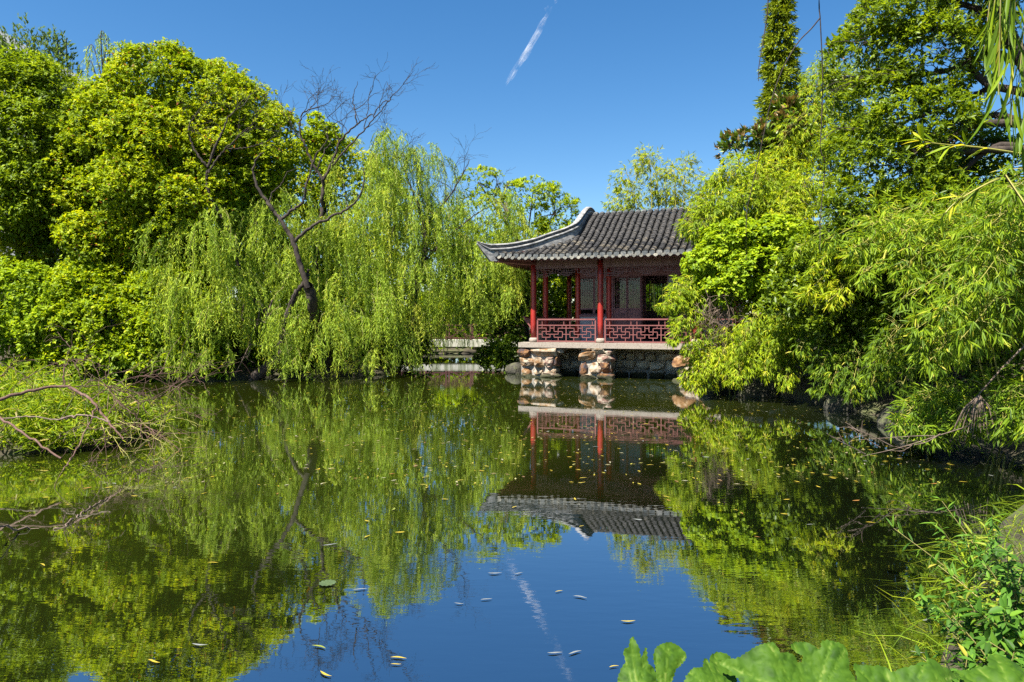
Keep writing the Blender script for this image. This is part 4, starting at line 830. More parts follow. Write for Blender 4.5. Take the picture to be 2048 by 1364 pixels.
# ------------------------------------------------------------------ the weeping willows
def willows():
    def umbrella(Lv, pls, rng, rows, dens, step=.042):
        for (cx, cy, Y, rx, ry, hang, dep) in rows:
            n = int(dens*rx*dep/22/6*1.9); c = P(cx, cy, Y); R = np.array([rx/1365*Y, dep, ry/1365*Y])
            d = nrm(rng.normal(0, 1, (n, 3))); d[:, 2] = np.abs(d[:, 2]); f = d[:, 1] > 0; d[f & (rng.random(n) < .5), 1] *= -1
            o = c+d*R*rng.uniform(.75, 1, (n, 1)); out = nrm(d*[1, 1, 0]+1e-6)
            zb = 2+(643-hang)/1365*Y; sh = rng.random(n) < .68; drop = np.where(sh, rng.random(n)*.85*np.maximum(o[:, 2]-zb, 0), 0); o[:, 2] -= drop; o[:, :2] += d[:, :2]*(drop*.12)[:, None]+rng.normal(0, .3, (n, 2))
            full = np.maximum(o[:, 2]-zb, .3); ln = np.where(sh, rng.uniform(.6, 1.7, n), full*rng.uniform(.5, 1.05, n)); ln = np.clip(np.minimum(ln, full*1.1+.2), .5, 6); tb = np.clip(rng.normal(.45, .22, n)+.12*d[:, 2], 0, .95)
            o = np.repeat(o, 7, 0)+rng.normal(0, .11, (n*7, 3)); out = nrm(np.repeat(out, 7, 0)+rng.normal(0, .35, (n*7, 3))*[1, 1, 0]); ln = np.repeat(ln, 7)*rng.uniform(.6, 1.05, n*7); tb = np.repeat(tb, 7)
            strands(Lv, rng, o, out, ln, step, .135, .021, .45, tone=tb, twigs=(pls, 6), zmin=.03)
    def limbs(pls, rows, Y):
        for r0, r1, pts in rows:
            r0 *= .68; r1 *= .6
            q = spline([P(a, b_, Y+(c_[0] if c_ else 0)) for a, b_, *c_ in pts], 10+4*len(pts)); rng_ = RNG(len(pts)*7+int(pts[0][0]))
            q = q+rng_.normal(0, .018, q.shape); pls.append((q, np.linspace(r0, r1, len(q))))
    # first willow: leaning trunk rooted at the water edge
    rng = RNG(60); Lv = Leaves(); tw = []; tr = []
    limbs(tr, [(.30, .22, [(505,760),(535,735),(565,705),(575,680),(562,655)]), (.25, .16, [(565,690),(545,645),(525,620),(505,600),(490,585)]), (.19, .09, [(560,665),(575,630),(590,590),(612,560),(618,540)]),
               (.05, .012, [(495,606),(460,609),(420,605),(385,595),(375,580),(378,568)]), (.10, .06, [(500,600),(480,540),(462,480),(455,455)])], 23.5)
    limbs(tr, [(.125, .085, [(462,478),(450,440),(425,405),(414,370),(416,335)]), (.07, .012, [(416,335),(400,315),(385,290),(378,260),(385,235),(405,222)]), (.075, .02, [(416,335),(432,290),(445,265),(460,230),(485,212)]),
               (.055, .015, [(418,345),(435,318),(452,297),(480,270),(505,255)]), (.035, .010, [(452,298),(480,297),(505,293),(525,285)])], 23.5)
    for (x, y), e in [((385,240),(440,215)),((445,265),(420,210)),((460,232),(490,205)),((452,297),(490,240)),((480,270),(520,240)),((430,300),(412,240)),((470,280),(510,270)),((505,293),(560,280)),((485,212),(520,190))]:
        grow(tr, rng, P(x, y, 23.5), P(*e, 23.5)-P(x, y, 23.5), .95, .014, 2, .02, .22, (3, 5), .65, .8, 6, .0035)
    umbrella(Lv, tw, rng, [(375,490,23.2,42,60,690,.8),(365,570,22.9,30,40,735,.6),(410,480,23.3,75,70,640,1.0),(440,600,22.8,60,30,752,.7),(590,610,23.4,55,36,735,.7),(470,520,24.9,80,70,690,1.2),(430,580,23.0,65,45,745,.9),(540,470,25.4,70,60,620,1.2),(560,540,25.2,80,60,660,1.2),(500,440,25.4,60,50,560,1.1),(560,420,24.4,60,50,600,1),(620,630,23.3,60,45,755,.9)], 26)
    t = plant('weeping_willow', 'leaning weeping willow rooted at the water with light green strands on the left', 'tree', (P(505, 755, 23.5)[0], 23.5, 0), Lv, M['willow'], tr, bend=.2, group='weeping willows by the pond')
    V, F = tubes([(p-np.array(t.location), r) for p, r in tw], 3); link('twig', mesh_np('twig', V, F, M['twig']), t, kind='stuff')
    # snapped dead boughs caught in it
    dd = []
    for pts in [[(520,598),(516,640),(500,680),(510,690),(560,693)],[(490,600),(486,640),(520,640),(550,610)],[(500,690),(480,730),(465,755)],[(545,600),(530,640),(505,650)],[(560,690),(565,720),(572,780)],[(560,650),(585,690),(560,720)]]:
        dd.append((spline([P(a, b_, 23.2) for a, b_ in pts], 16), np.linspace(.035, .012, 16)))
    for p, r in list(dd): grow(dd, rng, p[8], p[12]-p[6], .7, .015, 1, -.05, .25)
    V, F = tubes([(p-np.array(t.location), r) for p, r in dd], 5); link('dead_bough', mesh_np('dead_bough', V, F, M['bark_pale'], smooth=True), t)
    # second willow: forked dark limbs in the middle with the bare top
    rng = RNG(61); Lv = Leaves(); tw = []; tr = []
    limbs(tr, [(.34, .28, [(660,760,2.5),(645,690,2),(628,620,.5),(617,570)]), (.15, .10, [(617,575),(600,525),(585,480),(565,445),(545,418)]), (.10, .02, [(545,420),(525,390),(510,360),(508,335),(520,310),(530,305)]),
               (.085, .05, [(562,442),(585,420),(605,405),(612,375),(622,340)]), (.05, .015, [(622,340),(632,310),(655,280),(650,250)]), (.03, .01, [(607,385),(620,380),(630,365)]),
               (.09, .03, [(590,482),(620,455),(650,440),(690,420),(715,400),(728,360),(727,335)]), (.035, .012, [(695,415),(690,380),(680,350)]),(.04, .012, [(537,412),(545,385),(560,372),(575,345),(600,335)])], 23.3)
    limbs(tr, [(.15, .11, [(622,590),(632,540),(638,480),(643,420),(647,360)]), (.08, .03, [(647,362),(630,335),(618,310),(605,280),(600,255),(607,225),(640,212)]), (.085, .03, [(648,360),(665,325),(680,285),(695,265),(720,245),(745,228)]),
               (.06, .018, [(648,355),(675,320),(700,290),(725,265),(752,232),(775,205),(785,190)]), (.04, .012, [(715,250),(710,220),(705,195),(715,165)]), (.03, .010, [(680,285),(668,260),(655,235),(650,215)]), (.028, .01, [(728,258),(735,225),(738,190),(745,170)]),
               (.035, .01, [(605,280),(590,262),(580,240),(570,215)]), (.03, .01, [(745,235),(765,205),(782,200),(783,180),(775,165)]), (.045, .012, [(632,345),(650,300),(660,285),(640,240)])], 25.4)
    for (x, y), e in [((607,225),(660,190)),((620,215),(690,185)),((640,212),(700,195)),((605,235),(650,200)),((655,235),(690,195)),((680,285),(700,230)),((710,220),(740,180)),((720,245),(700,190)),((738,190),(760,165)),((760,222),(745,180)),((590,262),(575,225)),((695,265),(672,225)),((785,190),(800,180)),((640,240),(640,195)),((665,250),(720,210)),((728,258),(770,240))]:
        grow(tr, rng, P(x, y, 25.4), P(*e, 25.4)-P(x, y, 25.4), 1.15, .014, 2, .02, .22, (3, 5), .65, .8, 6, .0035)
    umbrella(Lv, tw, rng, [(640,560,25,90,60,720,1.5),(760,300,26.5,55,45,480,1.3),(820,330,26.8,55,50,500,1.3),(720,350,26.5,60,50,520,1.3),(690,470,25.6,85,60,690,1.5),(780,420,26.2,95,70,700,1.8),(720,590,25,85,60,752,1.4),(600,450,26.5,60,50,600,1.2),(800,540,25.6,60,60,740,1.3),(770,620,24.6,60,50,755,1.0)], 19)
    t = plant('weeping_willow', 'weeping willow with dark forked limbs and a bare dead top against the sky', 'tree', (P(640, 755, 25.4)[0], 25.4, .1), Lv, M['willow'], tr, bend=.2, group='weeping willows by the pond')
    V, F = tubes([(p-np.array(t.location), r) for p, r in tw], 3); link('twig', mesh_np('twig', V, F, M['twig']), t, kind='stuff')
    # third willow, reaching towards the pavilion
    rng = RNG(62); Lv = Leaves(); tw = []; tr = []
    limbs(tr, [(.22, .12, [(815,730),(825,640),(835,560),(850,500),(845,450),(835,400)]), (.07, .02, [(842,470),(870,430),(900,390),(925,350),(940,320)]), (.07, .02, [(838,420),(820,370),(800,320),(790,290)]), (.06, .02, [(850,520),(900,470),(950,430),(985,410)]),
               (.05, .015, [(785,470),(790,430),(780,390),(800,350)]), (.05, .015, [(850,500),(890,500),(930,470)]), (.08, .03, [(840,560),(890,560),(920,530),(940,480)])], 26.4)
    for (x, y), e in [((925,350),(945,310)),((905,385),(900,330)),((880,420),(910,360)),((870,430),(850,370)),((820,370),(830,310)),((800,320),(810,270)),((790,290),(770,260)),((895,395),(930,370)),((860,440),(880,380)),((800,340),(850,300)),((830,400),(860,340)),((985,410),(1000,370)),((915,365),(880,310)),((840,410),(870,350))]:
        grow(tr, rng, P(x, y, 26.4), P(*e, 26.4)-P(x, y, 26.4), 1.1, .014, 2, .02, .2, (3, 5), .65, .8, 6, .0035)
    umbrella(Lv, tw, rng, [(815,320,28,60,55,470,1.4),(860,420,28,70,55,600,1.8),(930,440,28,75,55,620,1.8),(1000,430,28.6,65,45,590,1.6),(880,540,27.4,75,60,690,1.5),(960,520,27.4,70,50,645,1.4),(1030,480,28.5,45,40,560,1.2),(820,600,27.2,45,50,720,1.0),(770,400,28,50,60,560,1.4),(1010,545,27,35,40,640,.8),(905,610,27,40,40,720,.8)], 20)
    t = plant('weeping_willow', 'weeping willow with wispy top whose strands end beside the pavilion roof corner', 'tree', (P(815, 735, 28)[0], 28, .1), Lv, M['willow'], tr, bend=.2, group='weeping willows by the pond')
    V, F = tubes([(p-np.array(t.location), r) for p, r in tw], 3); link('twig', mesh_np('twig', V, F, M['twig']), t, kind='stuff')
willows()
# ------------------------------------------------------------------ right bank
def right_bank():
    # conifer
    rng = RNG(70); Lv = Leaves(); Y = 31; base = np.array([P(1560, 643, Y)[0], Y, .8]); topz = P(1560, -75, Y)[2]; pls = [(np.array([base, [base[0], Y, topz]]), np.array([.22, .02]))]
    n = 2600; t = rng.random(n)**.8; z = topz-(topz-4.5)*t; Rr = (.14+1.55*t**1.15); a = rng.uniform(0, 2*PI, n); lob = .75+.25*np.sin(a*3+z*2.1)+.18*np.sin(z*5+a)
    rr = Rr*lob*rng.random(n)**.35; pos = np.stack([base[0]+np.cos(a)*rr, Y+np.sin(a)*rr, z-.25*rr], -1); f = (pos[:, 1] > Y) & (rng.random(n) < .5); pos[f, 1] = 2*Y-pos[f, 1]
    ax = np.stack([np.cos(a), np.sin(a), -.1+0*a], -1); sprigs(Lv, rng, pos, ax, 13, (.15, .9), .35, .24, .05, .15, .5, np.clip(rng.uniform(.2, .8, n), 0, 1))
    for i in range(70):
        zz = rng.uniform(5, topz-1); tt = (topz-zz)/(topz-4.5); aa = rng.uniform(0, 6.28); R_ = (.15+1.3*tt); pls.append((np.array([[base[0], Y, zz], [base[0]+math.cos(aa)*R_, Y+math.sin(aa)*R_, zz-.3*R_]]), np.array([.035, .008])))
    plant('conifer', 'tall slim pointed conifer rising above the bamboo', 'tree', base, Lv, M['conifer'], pls, stem_name='trunk')
    # yellowish bamboo behind the pavilion
    G = 'bamboo clumps around the pavilion and right bank'
    rng = RNG(71); Lv = Leaves(); pls = []
    for (x0, tip, apex) in [(1300,(1235,380),(1255,350)),(1310,(1290,310),(1300,330)),(1330,(1275,330),(1310,340)),(1350,(1330,345),(1350,350)),(1360,(1375,320),(1370,345)),(1330,(1300,400),(1330,380)),(1290,(1240,420),(1270,390)),(1380,(1400,390),(1400,380)),(1350,(1345,400),(1350,385)),(1320,(1215,410),(1260,400)),(1400,(1440,370),(1420,370))]:
        Y = rng.uniform(32, 34); pth = [np.array([P(x0, 643, Y)[0], Y, 1]), P((x0+apex[0])/2, 480, Y), P(*apex, Y), P(*tip, Y)]
        plume(Lv, rng, pth, 130, .75, .2, .032, 6, .45, .35, twig=pls, tone=np.clip(rng.normal(.55, .2, 130), 0, 1)); pls.append((spline(pth, 18), np.linspace(.035, .008, 18)))
    plant('bamboo', 'yellowish bamboo clump rising behind the pavilion ridge', 'bamboo', P(1320, 643, 33), Lv, M['bamboo_yellow'], pls, 'culm', G, crown_name='foliage', stem_name='culm', sides=5)
    # magnolia with brown leaf backs
    tree_px('magnolia', 'small magnolia showing rusty brown leaf undersides beside the conifer', (1540, 643, 24), [(1468,292,24,24,14,.6),(1515,300,24,36,26,.9),(1570,290,24,40,45,1),(1600,240,24.5,22,40,.8),(1655,112,25,14,14,.5),(1560,250,24,26,36,.8)], 72, 70, .3, 7, 7, .22, .10, M['magnolia'], .12, droop=-.3, tilt=(.3, .9), inner=.1, squash=1.1)
    # bamboo clumps: (label, Y range, rad, leaf, [(base, apex, tip, Y)...])
    def clump(label, culms, n, rad, L_, W_, seed, mat='bamboo', droop=.45, t0=.3, k=6, fine=False, bias=None, g=G, tonec=None):
        rng = RNG(seed); Lv = Leaves(); tw = []; xs = [P(c[0][0], 643, c[3])[0] for c in culms]; ys = [c[3] for c in culms]
        base = np.array([np.mean(xs), np.mean(ys), 0.0]); base[2] = gz(base[0], base[1]); cul = []
        for (b0, ap, tp, Y, *rest) in culms:
            dy = rest[0] if rest else -.8
            B = np.array([P(b0[0], 643, Y+.6)[0], Y+.6, 0]); B[2] = max(0, gz(B[0], B[1])); A = P(*ap, Y+.2); T_ = P(*tp, Y+dy)
            pth = [B, B*.45+A*.55+np.array([.15, 0, .15]), A, T_]
            m = int(n*1.45*rng.uniform(.8, 1.2)); tc = rng.uniform(.3, .65) if tonec is None else tonec
            plume(Lv, rng, pth, m, rad*rng.uniform(.8, 1.2), L_, W_, k, t0, droop, twig=tw, tone=np.clip(rng.normal(tc, .16, m), 0, .97), bias=bias); cul.append(spline(pth, 18))
        t = plant('bamboo', label, 'bamboo', base, Lv, M[mat], tw, 'culm', g, crown_name='foliage', stem_name='branchlets', sides=3, fine=fine)
        [c for c in t.children if c.name.startswith('branchlets')][0]['kind'] = 'stuff'
        for q in cul:
            V, F = tubes([(q-base, np.linspace(.017, .004, 18))], 6); link('culm', mesh_np('culm', V, F, M['culm'], smooth=True), t)
        return t
    clump('tall bright bamboo beside the conifer foot', [((1720,0),(1680,170),(1580,240),24),((1700,0),(1620,230),(1550,300),23),((1730,0),(1660,140),(1610,180),24.5),((1740,0),(1700,180),(1660,160),24.5),((1750,0),(1720,160),(1690,170),25),((1700,0),(1640,280),(1590,330),23.5),((1720,0),(1680,300),(1640,290),23),((1690,0),(1620,250),(1570,300),24),((1760,0),(1740,240),(1720,240),24),((1700,0),(1660,240),(1640,210),24.5)], 230, .85, .17, .027, 73, 'bamboo', t0=.45)
    clump('bright bamboo billowing over the right end of the pavilion roof', [((1560,0),(1480,350),(1385,420),20.5),((1570,0),(1500,340),(1430,360),21),((1580,0),(1540,360),(1480,390),20.5),((1590,0),(1560,340),(1510,340),21.5),((1560,0),(1470,400),(1390,470),19.8),((1600,0),(1590,380),(1560,410),20.5),((1610,0),(1600,420),(1540,440),20),((1620,0),(1620,370),(1600,380),21),((1590,0),(1530,400),(1440,420),20),((1540,0),(1450,420),(1370,455),20)], 250, .72, .15, .025, 74, 'bamboo', t0=.5)
    # creeper mass
    rng = RNG(75); c, r = ells_px([(1470,490,18.8,75,42,.9),(1550,490,18.6,80,50,1.0),(1430,530,18.7,55,40,.8),(1510,550,18.3,85,50,.9),(1590,540,18.4,60,60,1),(1460,580,18.3,60,34,.7),(1570,600,18.2,60,36,.8)])
    Lv = Leaves(); crown(Lv, rng, c, r, 420, .2, 13, 6, .085, .07, tilt=(.8, 1.5), droop=.25, spread=.06, inner=.3, squash=.7)
    b0 = np.array([P(1540, 643, 18.6)[0], 18.6, .3]); plant('creeper_mound', 'rounded mound of bright small-leaved creeper right of the pavilion', 'creeper', b0, Lv, M['vine'], limb_set(b0, c, r, rng, .06), crown_name='foliage', stem_name='stem')
    # dry hanging roots
    rng = RNG(76); pls = []
    for i in range(46):
        x = rng.normal(1437, 13); y0 = rng.uniform(575, 620); y1 = y0+rng.uniform(60, 150); Y = 17.9+rng.normal(0, .12)
        pts = [P(x+rng.normal(0, 12)+(x-1437)*.4*(1-f), y0+(y1-y0)*f, Y) for f in np.linspace(0, 1, 6)]; pls.append((spline(pts, 14), np.linspace(.008, .003, 14)))
        if i % 3 == 0: grow(pls, rng, pts[1], [rng.normal(0, 1), -.2, rng.normal(-.5, .5)], .45, .006, 1, -.06, .35)
    plant('dry_vine', 'tangle of dry pale vine stems hanging below the creeper mound', 'vine', P(1437, 600, 18), Leaves(), None, pls, 'bark_pale', stem_name='stem', sides=5)
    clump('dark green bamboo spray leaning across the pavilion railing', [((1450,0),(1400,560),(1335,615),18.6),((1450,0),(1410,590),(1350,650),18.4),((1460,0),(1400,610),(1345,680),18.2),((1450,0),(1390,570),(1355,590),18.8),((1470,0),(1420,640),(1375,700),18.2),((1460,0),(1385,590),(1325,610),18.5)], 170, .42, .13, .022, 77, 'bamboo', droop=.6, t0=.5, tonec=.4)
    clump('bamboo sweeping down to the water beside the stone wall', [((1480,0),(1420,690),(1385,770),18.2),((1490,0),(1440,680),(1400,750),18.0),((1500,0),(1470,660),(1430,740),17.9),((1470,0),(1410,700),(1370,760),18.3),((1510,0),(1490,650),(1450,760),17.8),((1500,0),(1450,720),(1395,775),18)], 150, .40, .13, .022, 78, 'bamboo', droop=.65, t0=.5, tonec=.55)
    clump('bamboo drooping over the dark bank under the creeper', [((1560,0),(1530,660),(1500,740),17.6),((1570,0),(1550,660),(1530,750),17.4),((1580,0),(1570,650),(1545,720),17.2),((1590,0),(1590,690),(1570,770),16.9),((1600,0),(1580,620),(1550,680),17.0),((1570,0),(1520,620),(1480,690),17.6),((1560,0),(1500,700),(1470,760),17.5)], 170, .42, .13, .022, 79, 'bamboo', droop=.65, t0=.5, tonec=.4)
    # broad-leaved shrub
    tree_px('bush', 'glossy broad-leaved bush in front of the creeper mound', (1680, 700, 16.0), [(1620,540,16,50,50,.8),(1690,560,15.6,70,60,.9),(1650,620,15.4,60,55,.8),(1730,640,15.2,60,50,.8),(1580,600,16.2,40,50,.7)], 80, 170, .26, 10, 7, .11, .06, M['broad'], .05, cat='bush', inner=.25, droop=.1)
    # dark glossy tree leaning in from the right, with visible limbs
    rng = RNG(81); c, r = ells_px([(1800,60,14,90,70,1.2),(1740,130,14.4,60,70,1.1),(1850,-10,14,110,60,1.3),(1760,220,14.2,70,60,1.1),(1850,130,13.6,80,80,1.1),(1830,260,13.4,90,70,1.1),(1710,330,14.2,60,60,1),(1780,350,13.6,90,70,1.1),(1900,60,13.6,80,100,1.2),(1720,420,14,70,60,1),(1940,-60,13.4,110,80,1.2),(1830,420,13.4,80,60,1)])
    Lv = Leaves(); crown(Lv, rng, c, r, 560, .27, 11, 7, .105, .04, tilt=(.4, 1.1), droop=.15, spread=.1, inner=.08, squash=.7, front=.55)
    base = np.array([P(2230, 643, 12.5)[0], 12.5, .9]); hub = P(2120, 330, 12.6); pls = [(spline([base, base+[0, 0, 1.5], hub, P(2060, 150, 12.7), P(1990, 20, 13)], 18), np.linspace(.24, .10, 18))]
    for pts in [[(2110,330),(2000,290),(1900,360),(1800,400)],[(2090,270),(1990,230),(1900,270),(1790,330)],[(2070,190),(1990,175),(1950,190),(1850,230),(1760,240)],[(2060,130),(1980,110),(1900,140),(1830,150),(1750,150)],[(2050,110),(1960,60),(1870,60),(1790,50)],[(2010,40),(1930,10),(1850,-10)],[(1985,175),(1945,140),(1930,90),(1890,60)],[(2100,300),(1960,300),(1880,310),(1820,290)],[(2080,250),(1950,250),(1860,310),(1780,370),(1720,400)]]:
        q = spline([P(a, b_, 12.8+.9*i/len(pts)) for i, (a, b_) in enumerate(pts)], 16); pls.append((q, np.linspace(.085, .015, 16)))
        for j in range(9): grow(pls, rng, q[int(rng.integers(4, 16))], nrm(q[-1]-q[3])+rng.normal(0, .55, 3), .9, .012, 1, .04, .18, (2, 4), .65, .6)
    plant('leaning_tree', 'dark glossy-leaved tree leaning in from the upper right with bare inner limbs', 'tree', base, Lv, M['broad'], pls)
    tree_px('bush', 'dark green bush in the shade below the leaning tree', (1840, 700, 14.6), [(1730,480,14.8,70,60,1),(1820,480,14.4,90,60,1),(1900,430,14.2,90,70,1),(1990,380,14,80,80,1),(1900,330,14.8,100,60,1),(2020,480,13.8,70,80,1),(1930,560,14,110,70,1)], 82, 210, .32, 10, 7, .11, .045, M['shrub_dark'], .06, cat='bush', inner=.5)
    # nearer bamboo
    clump('bright bamboo arching over the glossy bush towards the creeper mound', [((1830,0),(1720,420),(1590,500),15.2),((1840,0),(1740,440),(1620,540),15),((1850,0),(1770,410),(1680,440),15.2),((1830,0),(1730,480),(1610,590),14.8),((1850,0),(1780,470),(1690,520),14.6),((1860,0),(1800,430),(1740,430),15),((1840,0),(1760,520),(1660,600),14.6),((1900,0),(1850,360),(1760,380),15.5),((1950,0),(1900,330),(1830,330),15.5),((2010,0),(1970,300),(1900,290),16)], 120, .5, .14, .022, 832, 'bamboo', droop=.35, t0=.5)
    clump('near bamboo sweeping left in long bright sprays', [((1960,0),(1800,430),(1650,480),12.2),((1980,0),(1820,450),(1700,500),11.8),((1990,0),(1850,420),(1740,450),12),((2000,0),(1880,440),(1780,480),11.6),((2010,0),(1900,470),(1800,540),11.2),((2020,0),(1930,430),(1850,440),11.6),((1990,0),(1840,480),(1720,550),11.4),((2060,0),(1980,400),(1900,400),11.4),((2080,0),(2010,440),(1930,460),11)], 130, .55, .15, .021, 83, 'bamboo_shade_tint', droop=.22, t0=.45, k=6, fine=True, tonec=.55)
    clump('dense near bamboo hanging at the right edge', [((2150,0),(2030,420),(1930,520),10),((2160,0),(2050,470),(1950,570),9.6),((2170,0),(2060,400),(1980,450),10),((2150,0),(2010,520),(1880,620),9.8),((2160,0),(2040,560),(1920,680),9.6),((2150,0),(1990,560),(1830,660),10.2),((2140,0),(1980,600),(1860,720),10.2),((2180,0),(2090,360),(2020,380),9.8),((2150,0),(1960,520),(1800,600),10.6),((2140,0),(1960,640),(1840,700),10.4)], 120, .5, .15, .021, 84, 'bamboo_shade_tint', droop=.4, t0=.45, fine=True, tonec=.45)
    clump('shaded bamboo drooping to the pond in the middle of the right bank', [((1760,0),(1700,690),(1660,770),15.0),((1740,0),(1680,660),(1640,740),15.4),((1780,0),(1730,680),(1700,790),14.6),((1800,0),(1770,690),(1740,780),14.0),((1820,0),(1800,650),(1770,740),13.6),((1720,0),(1660,690),(1640,780),15.6),((1850,0),(1840,700),(1800,780),13.0),((1700,0),(1640,640),(1600,700),16)], 120, .4, .13, .022, 85, 'bamboo_shade_tint', droop=.65, t0=.5, tonec=.3)
    clump('low bamboo spray reaching out over the water near the dead palm leaf', [((1990,0),(1880,780),(1790,850),10.6,-.6),((2010,0),(1900,800),(1830,860),10.4,-.6),((2030,0),(1940,800),(1860,870),10.2,-.5),((2050,0),(1990,790),(1920,840),10.0,-.5),((2080,0),(2040,780),(2000,850),9.6,-.5),((2090,0),(2060,760),(2060,850),9.2,-.5),((2000,0),(1930,760),(1800,830),10.6,-.5)], 75, .34, .15, .021, 86, 'bamboo_shade_tint', droop=.15, t0=.6, fine=True, tonec=.35)
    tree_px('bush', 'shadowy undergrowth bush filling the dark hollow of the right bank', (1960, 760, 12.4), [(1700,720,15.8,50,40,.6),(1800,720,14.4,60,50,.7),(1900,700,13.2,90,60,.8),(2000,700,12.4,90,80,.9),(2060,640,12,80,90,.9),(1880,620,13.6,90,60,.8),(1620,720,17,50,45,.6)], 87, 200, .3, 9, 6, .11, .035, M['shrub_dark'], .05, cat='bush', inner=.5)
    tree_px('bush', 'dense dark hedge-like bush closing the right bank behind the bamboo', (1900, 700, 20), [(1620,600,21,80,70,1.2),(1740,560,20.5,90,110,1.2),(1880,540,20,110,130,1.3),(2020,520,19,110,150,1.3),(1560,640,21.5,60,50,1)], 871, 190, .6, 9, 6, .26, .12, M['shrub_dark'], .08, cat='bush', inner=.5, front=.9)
    # single large-leaved bamboo sprays close to the camera
    for lab, pts, sd_ in [('large-leaved bamboo spray sticking out below the leaning tree', [(2060,310),(1960,295),(1900,290),(1848,284)], 88), ('large-leaved bamboo twig pointing down in the right bamboo', [(2010,350),(1950,380),(1905,410),(1880,440)], 89)]:
        rng = RNG(sd_); Y = 6.5; Lv = Leaves(); q = spline([P(a, b_, Y) for a, b_ in pts], 12); i = np.array([11, 11, 10, 9, 7, 5, 3]); sprigs(Lv, rng, q[i], nrm(q[-1]-q[0])[None].repeat(7, 0)*(.7)+UP*np.array([.8, .3, -.3, .2, -.5, .3, -.3])[:, None], 3, (.2, .8), .04, .20, .034, .05, 1.0)
        b0 = q[0]; pls = [(np.vstack([[np.array([P(2200, 643, 6.5)[0], 6.6, .8]), np.array([P(2180, 643, 6.5)[0], 6.5, 2.2])], q]), np.linspace(.012, .004, 14))]
        plant('bamboo', lab, 'bamboo', pls[0][0][0], Lv, M['bamboo'], pls, 'culm', G, crown_name='foliage', stem_name='culm', fine=True)
    # dead palm leaf
    t = empty('palm_leaf', P(1958, 790, 9.4), label='dead grey fan palm leaf hanging over the water at the right', cat='palm leaf')
    O = np.array(t.location); rng = RNG(90); hub = P(1958, 788, 9.4)
    V, F = tubes([(np.array([P(2050, 690, 9.8), P(2000, 740, 9.6), hub])-O, np.array([.014, .012, .010]))], 6); link('leaf_stalk', mesh_np('leaf_stalk', V, F, M['bark_pale'], smooth=True), t)
    seg = MB()
    for i in range(24):
        a = -1.15+i*.075+rng.normal(0, .02); ln = rng.uniform(.42, .62); e = np.array([math.sin(a)*ln*.75, rng.normal(-.05, .05), -ln*math.cos(a*.6)]); m_ = e*.5+np.array([math.sin(a)*.07, -.03, .03]); wv = np.array([.011, .004, 0])
        b = MB(); z0 = hub-O
        for (p0, p1, w0, w1) in ((np.zeros(3), m_, .35, 1.0), (m_, e, 1.0, .25)):
            b.quad(z0+p0-wv*w0, z0+p0+wv*w0*.0+np.array([0,-.006,0]), z0+p1+np.array([0,-.008,0]), z0+p1-wv*w1); b.quad(z0+p0+np.array([0,-.006,0]), z0+p0+wv*w0, z0+p1+wv*w1, z0+p1+np.array([0,-.008,0]))
        link('leaf_blade', b.mesh('leaf_blade', M['bark_pale']), t)
    # fallen twig in the water
    rng = RNG(91); pls = []
    for pts in [[(1960,845,9.6),(1880,870,9.0),(1800,895,8.7),(1722,913,8.5)],[(1760,895,8.6),(1735,880,8.5),(1700,855,8.5)],[(1785,893,8.7),(1740,870,8.6),(1695,852,8.7)],[(1730,908,8.5),(1705,895,8.4),(1672,878,8.4)],[(1880,868,9.0),(1850,885,8.8),(1805,893,8.8)],[(1870,872,9),(1830,872,8.9),(1712,880,8.7)]]:
        q = spline([np.maximum(P(*p), [-99, -99, .012]) for p in pts], 12); pls.append((q, np.linspace(.008, .003, 12)))
        grow(pls, rng, q[6], nrm(q[-1]-q[0])+rng.normal(0, .4, 3), .3, .003, 1, 0, .2, rmin=.002)
    plant('fallen_branch', 'pale leafless fallen branch lying in the water at the right', 'branch', P(1900, 870, 9), Leaves(), None, pls, 'bark_pale', stem_name='stem')
    # shore rocks
    rng = RNG(92); import bmesh
    for i, (px, py, Y, s, lab) in enumerate([(1430,775,19.4,.55,'low dark rock under the bamboo tips next to the pavilion wall'),(1520,785,18.3,.6,'brown shore rock below the drooping bamboo'),(1620,790,17.3,.7,'dark shore rock in the shadowed hollow'),(1035,745,26.4,.5,'mossy rock leaning at the foot of the left pier'),(1800,840,13.2,.5,'wet dark rock at the edge of the shaded bamboo'),(1700,775,15.6,.55,'grey layered rock behind the shaded bamboo')]):
        bm = bmesh.new(); bmesh.ops.create_icosphere(bm, subdivisions=3, radius=1); ks = nrm(rng.normal(0, 1, (8, 3))); off = rng.uniform(.55, .9, 8)
        for v in bm.verts:
            q = np.array(v.co)
            for kk, oo in zip(ks, off):
                dd = q@kk-oo
                if dd > 0: q = q-kk*dd*.9
            v.co = q*s*np.array([1.15, .8, .75])
        me = bpy.data.meshes.new('rock'); bm.to_mesh(me); bm.free(); me.materials.append(M['shore_rock']); p = P(px, py, Y); link('rock', me, None, (p[0], p[1], .05), (0, 0, rng.uniform(0, 6)), label=lab, cat='rock', group='rocks along the shore')
right_bank()
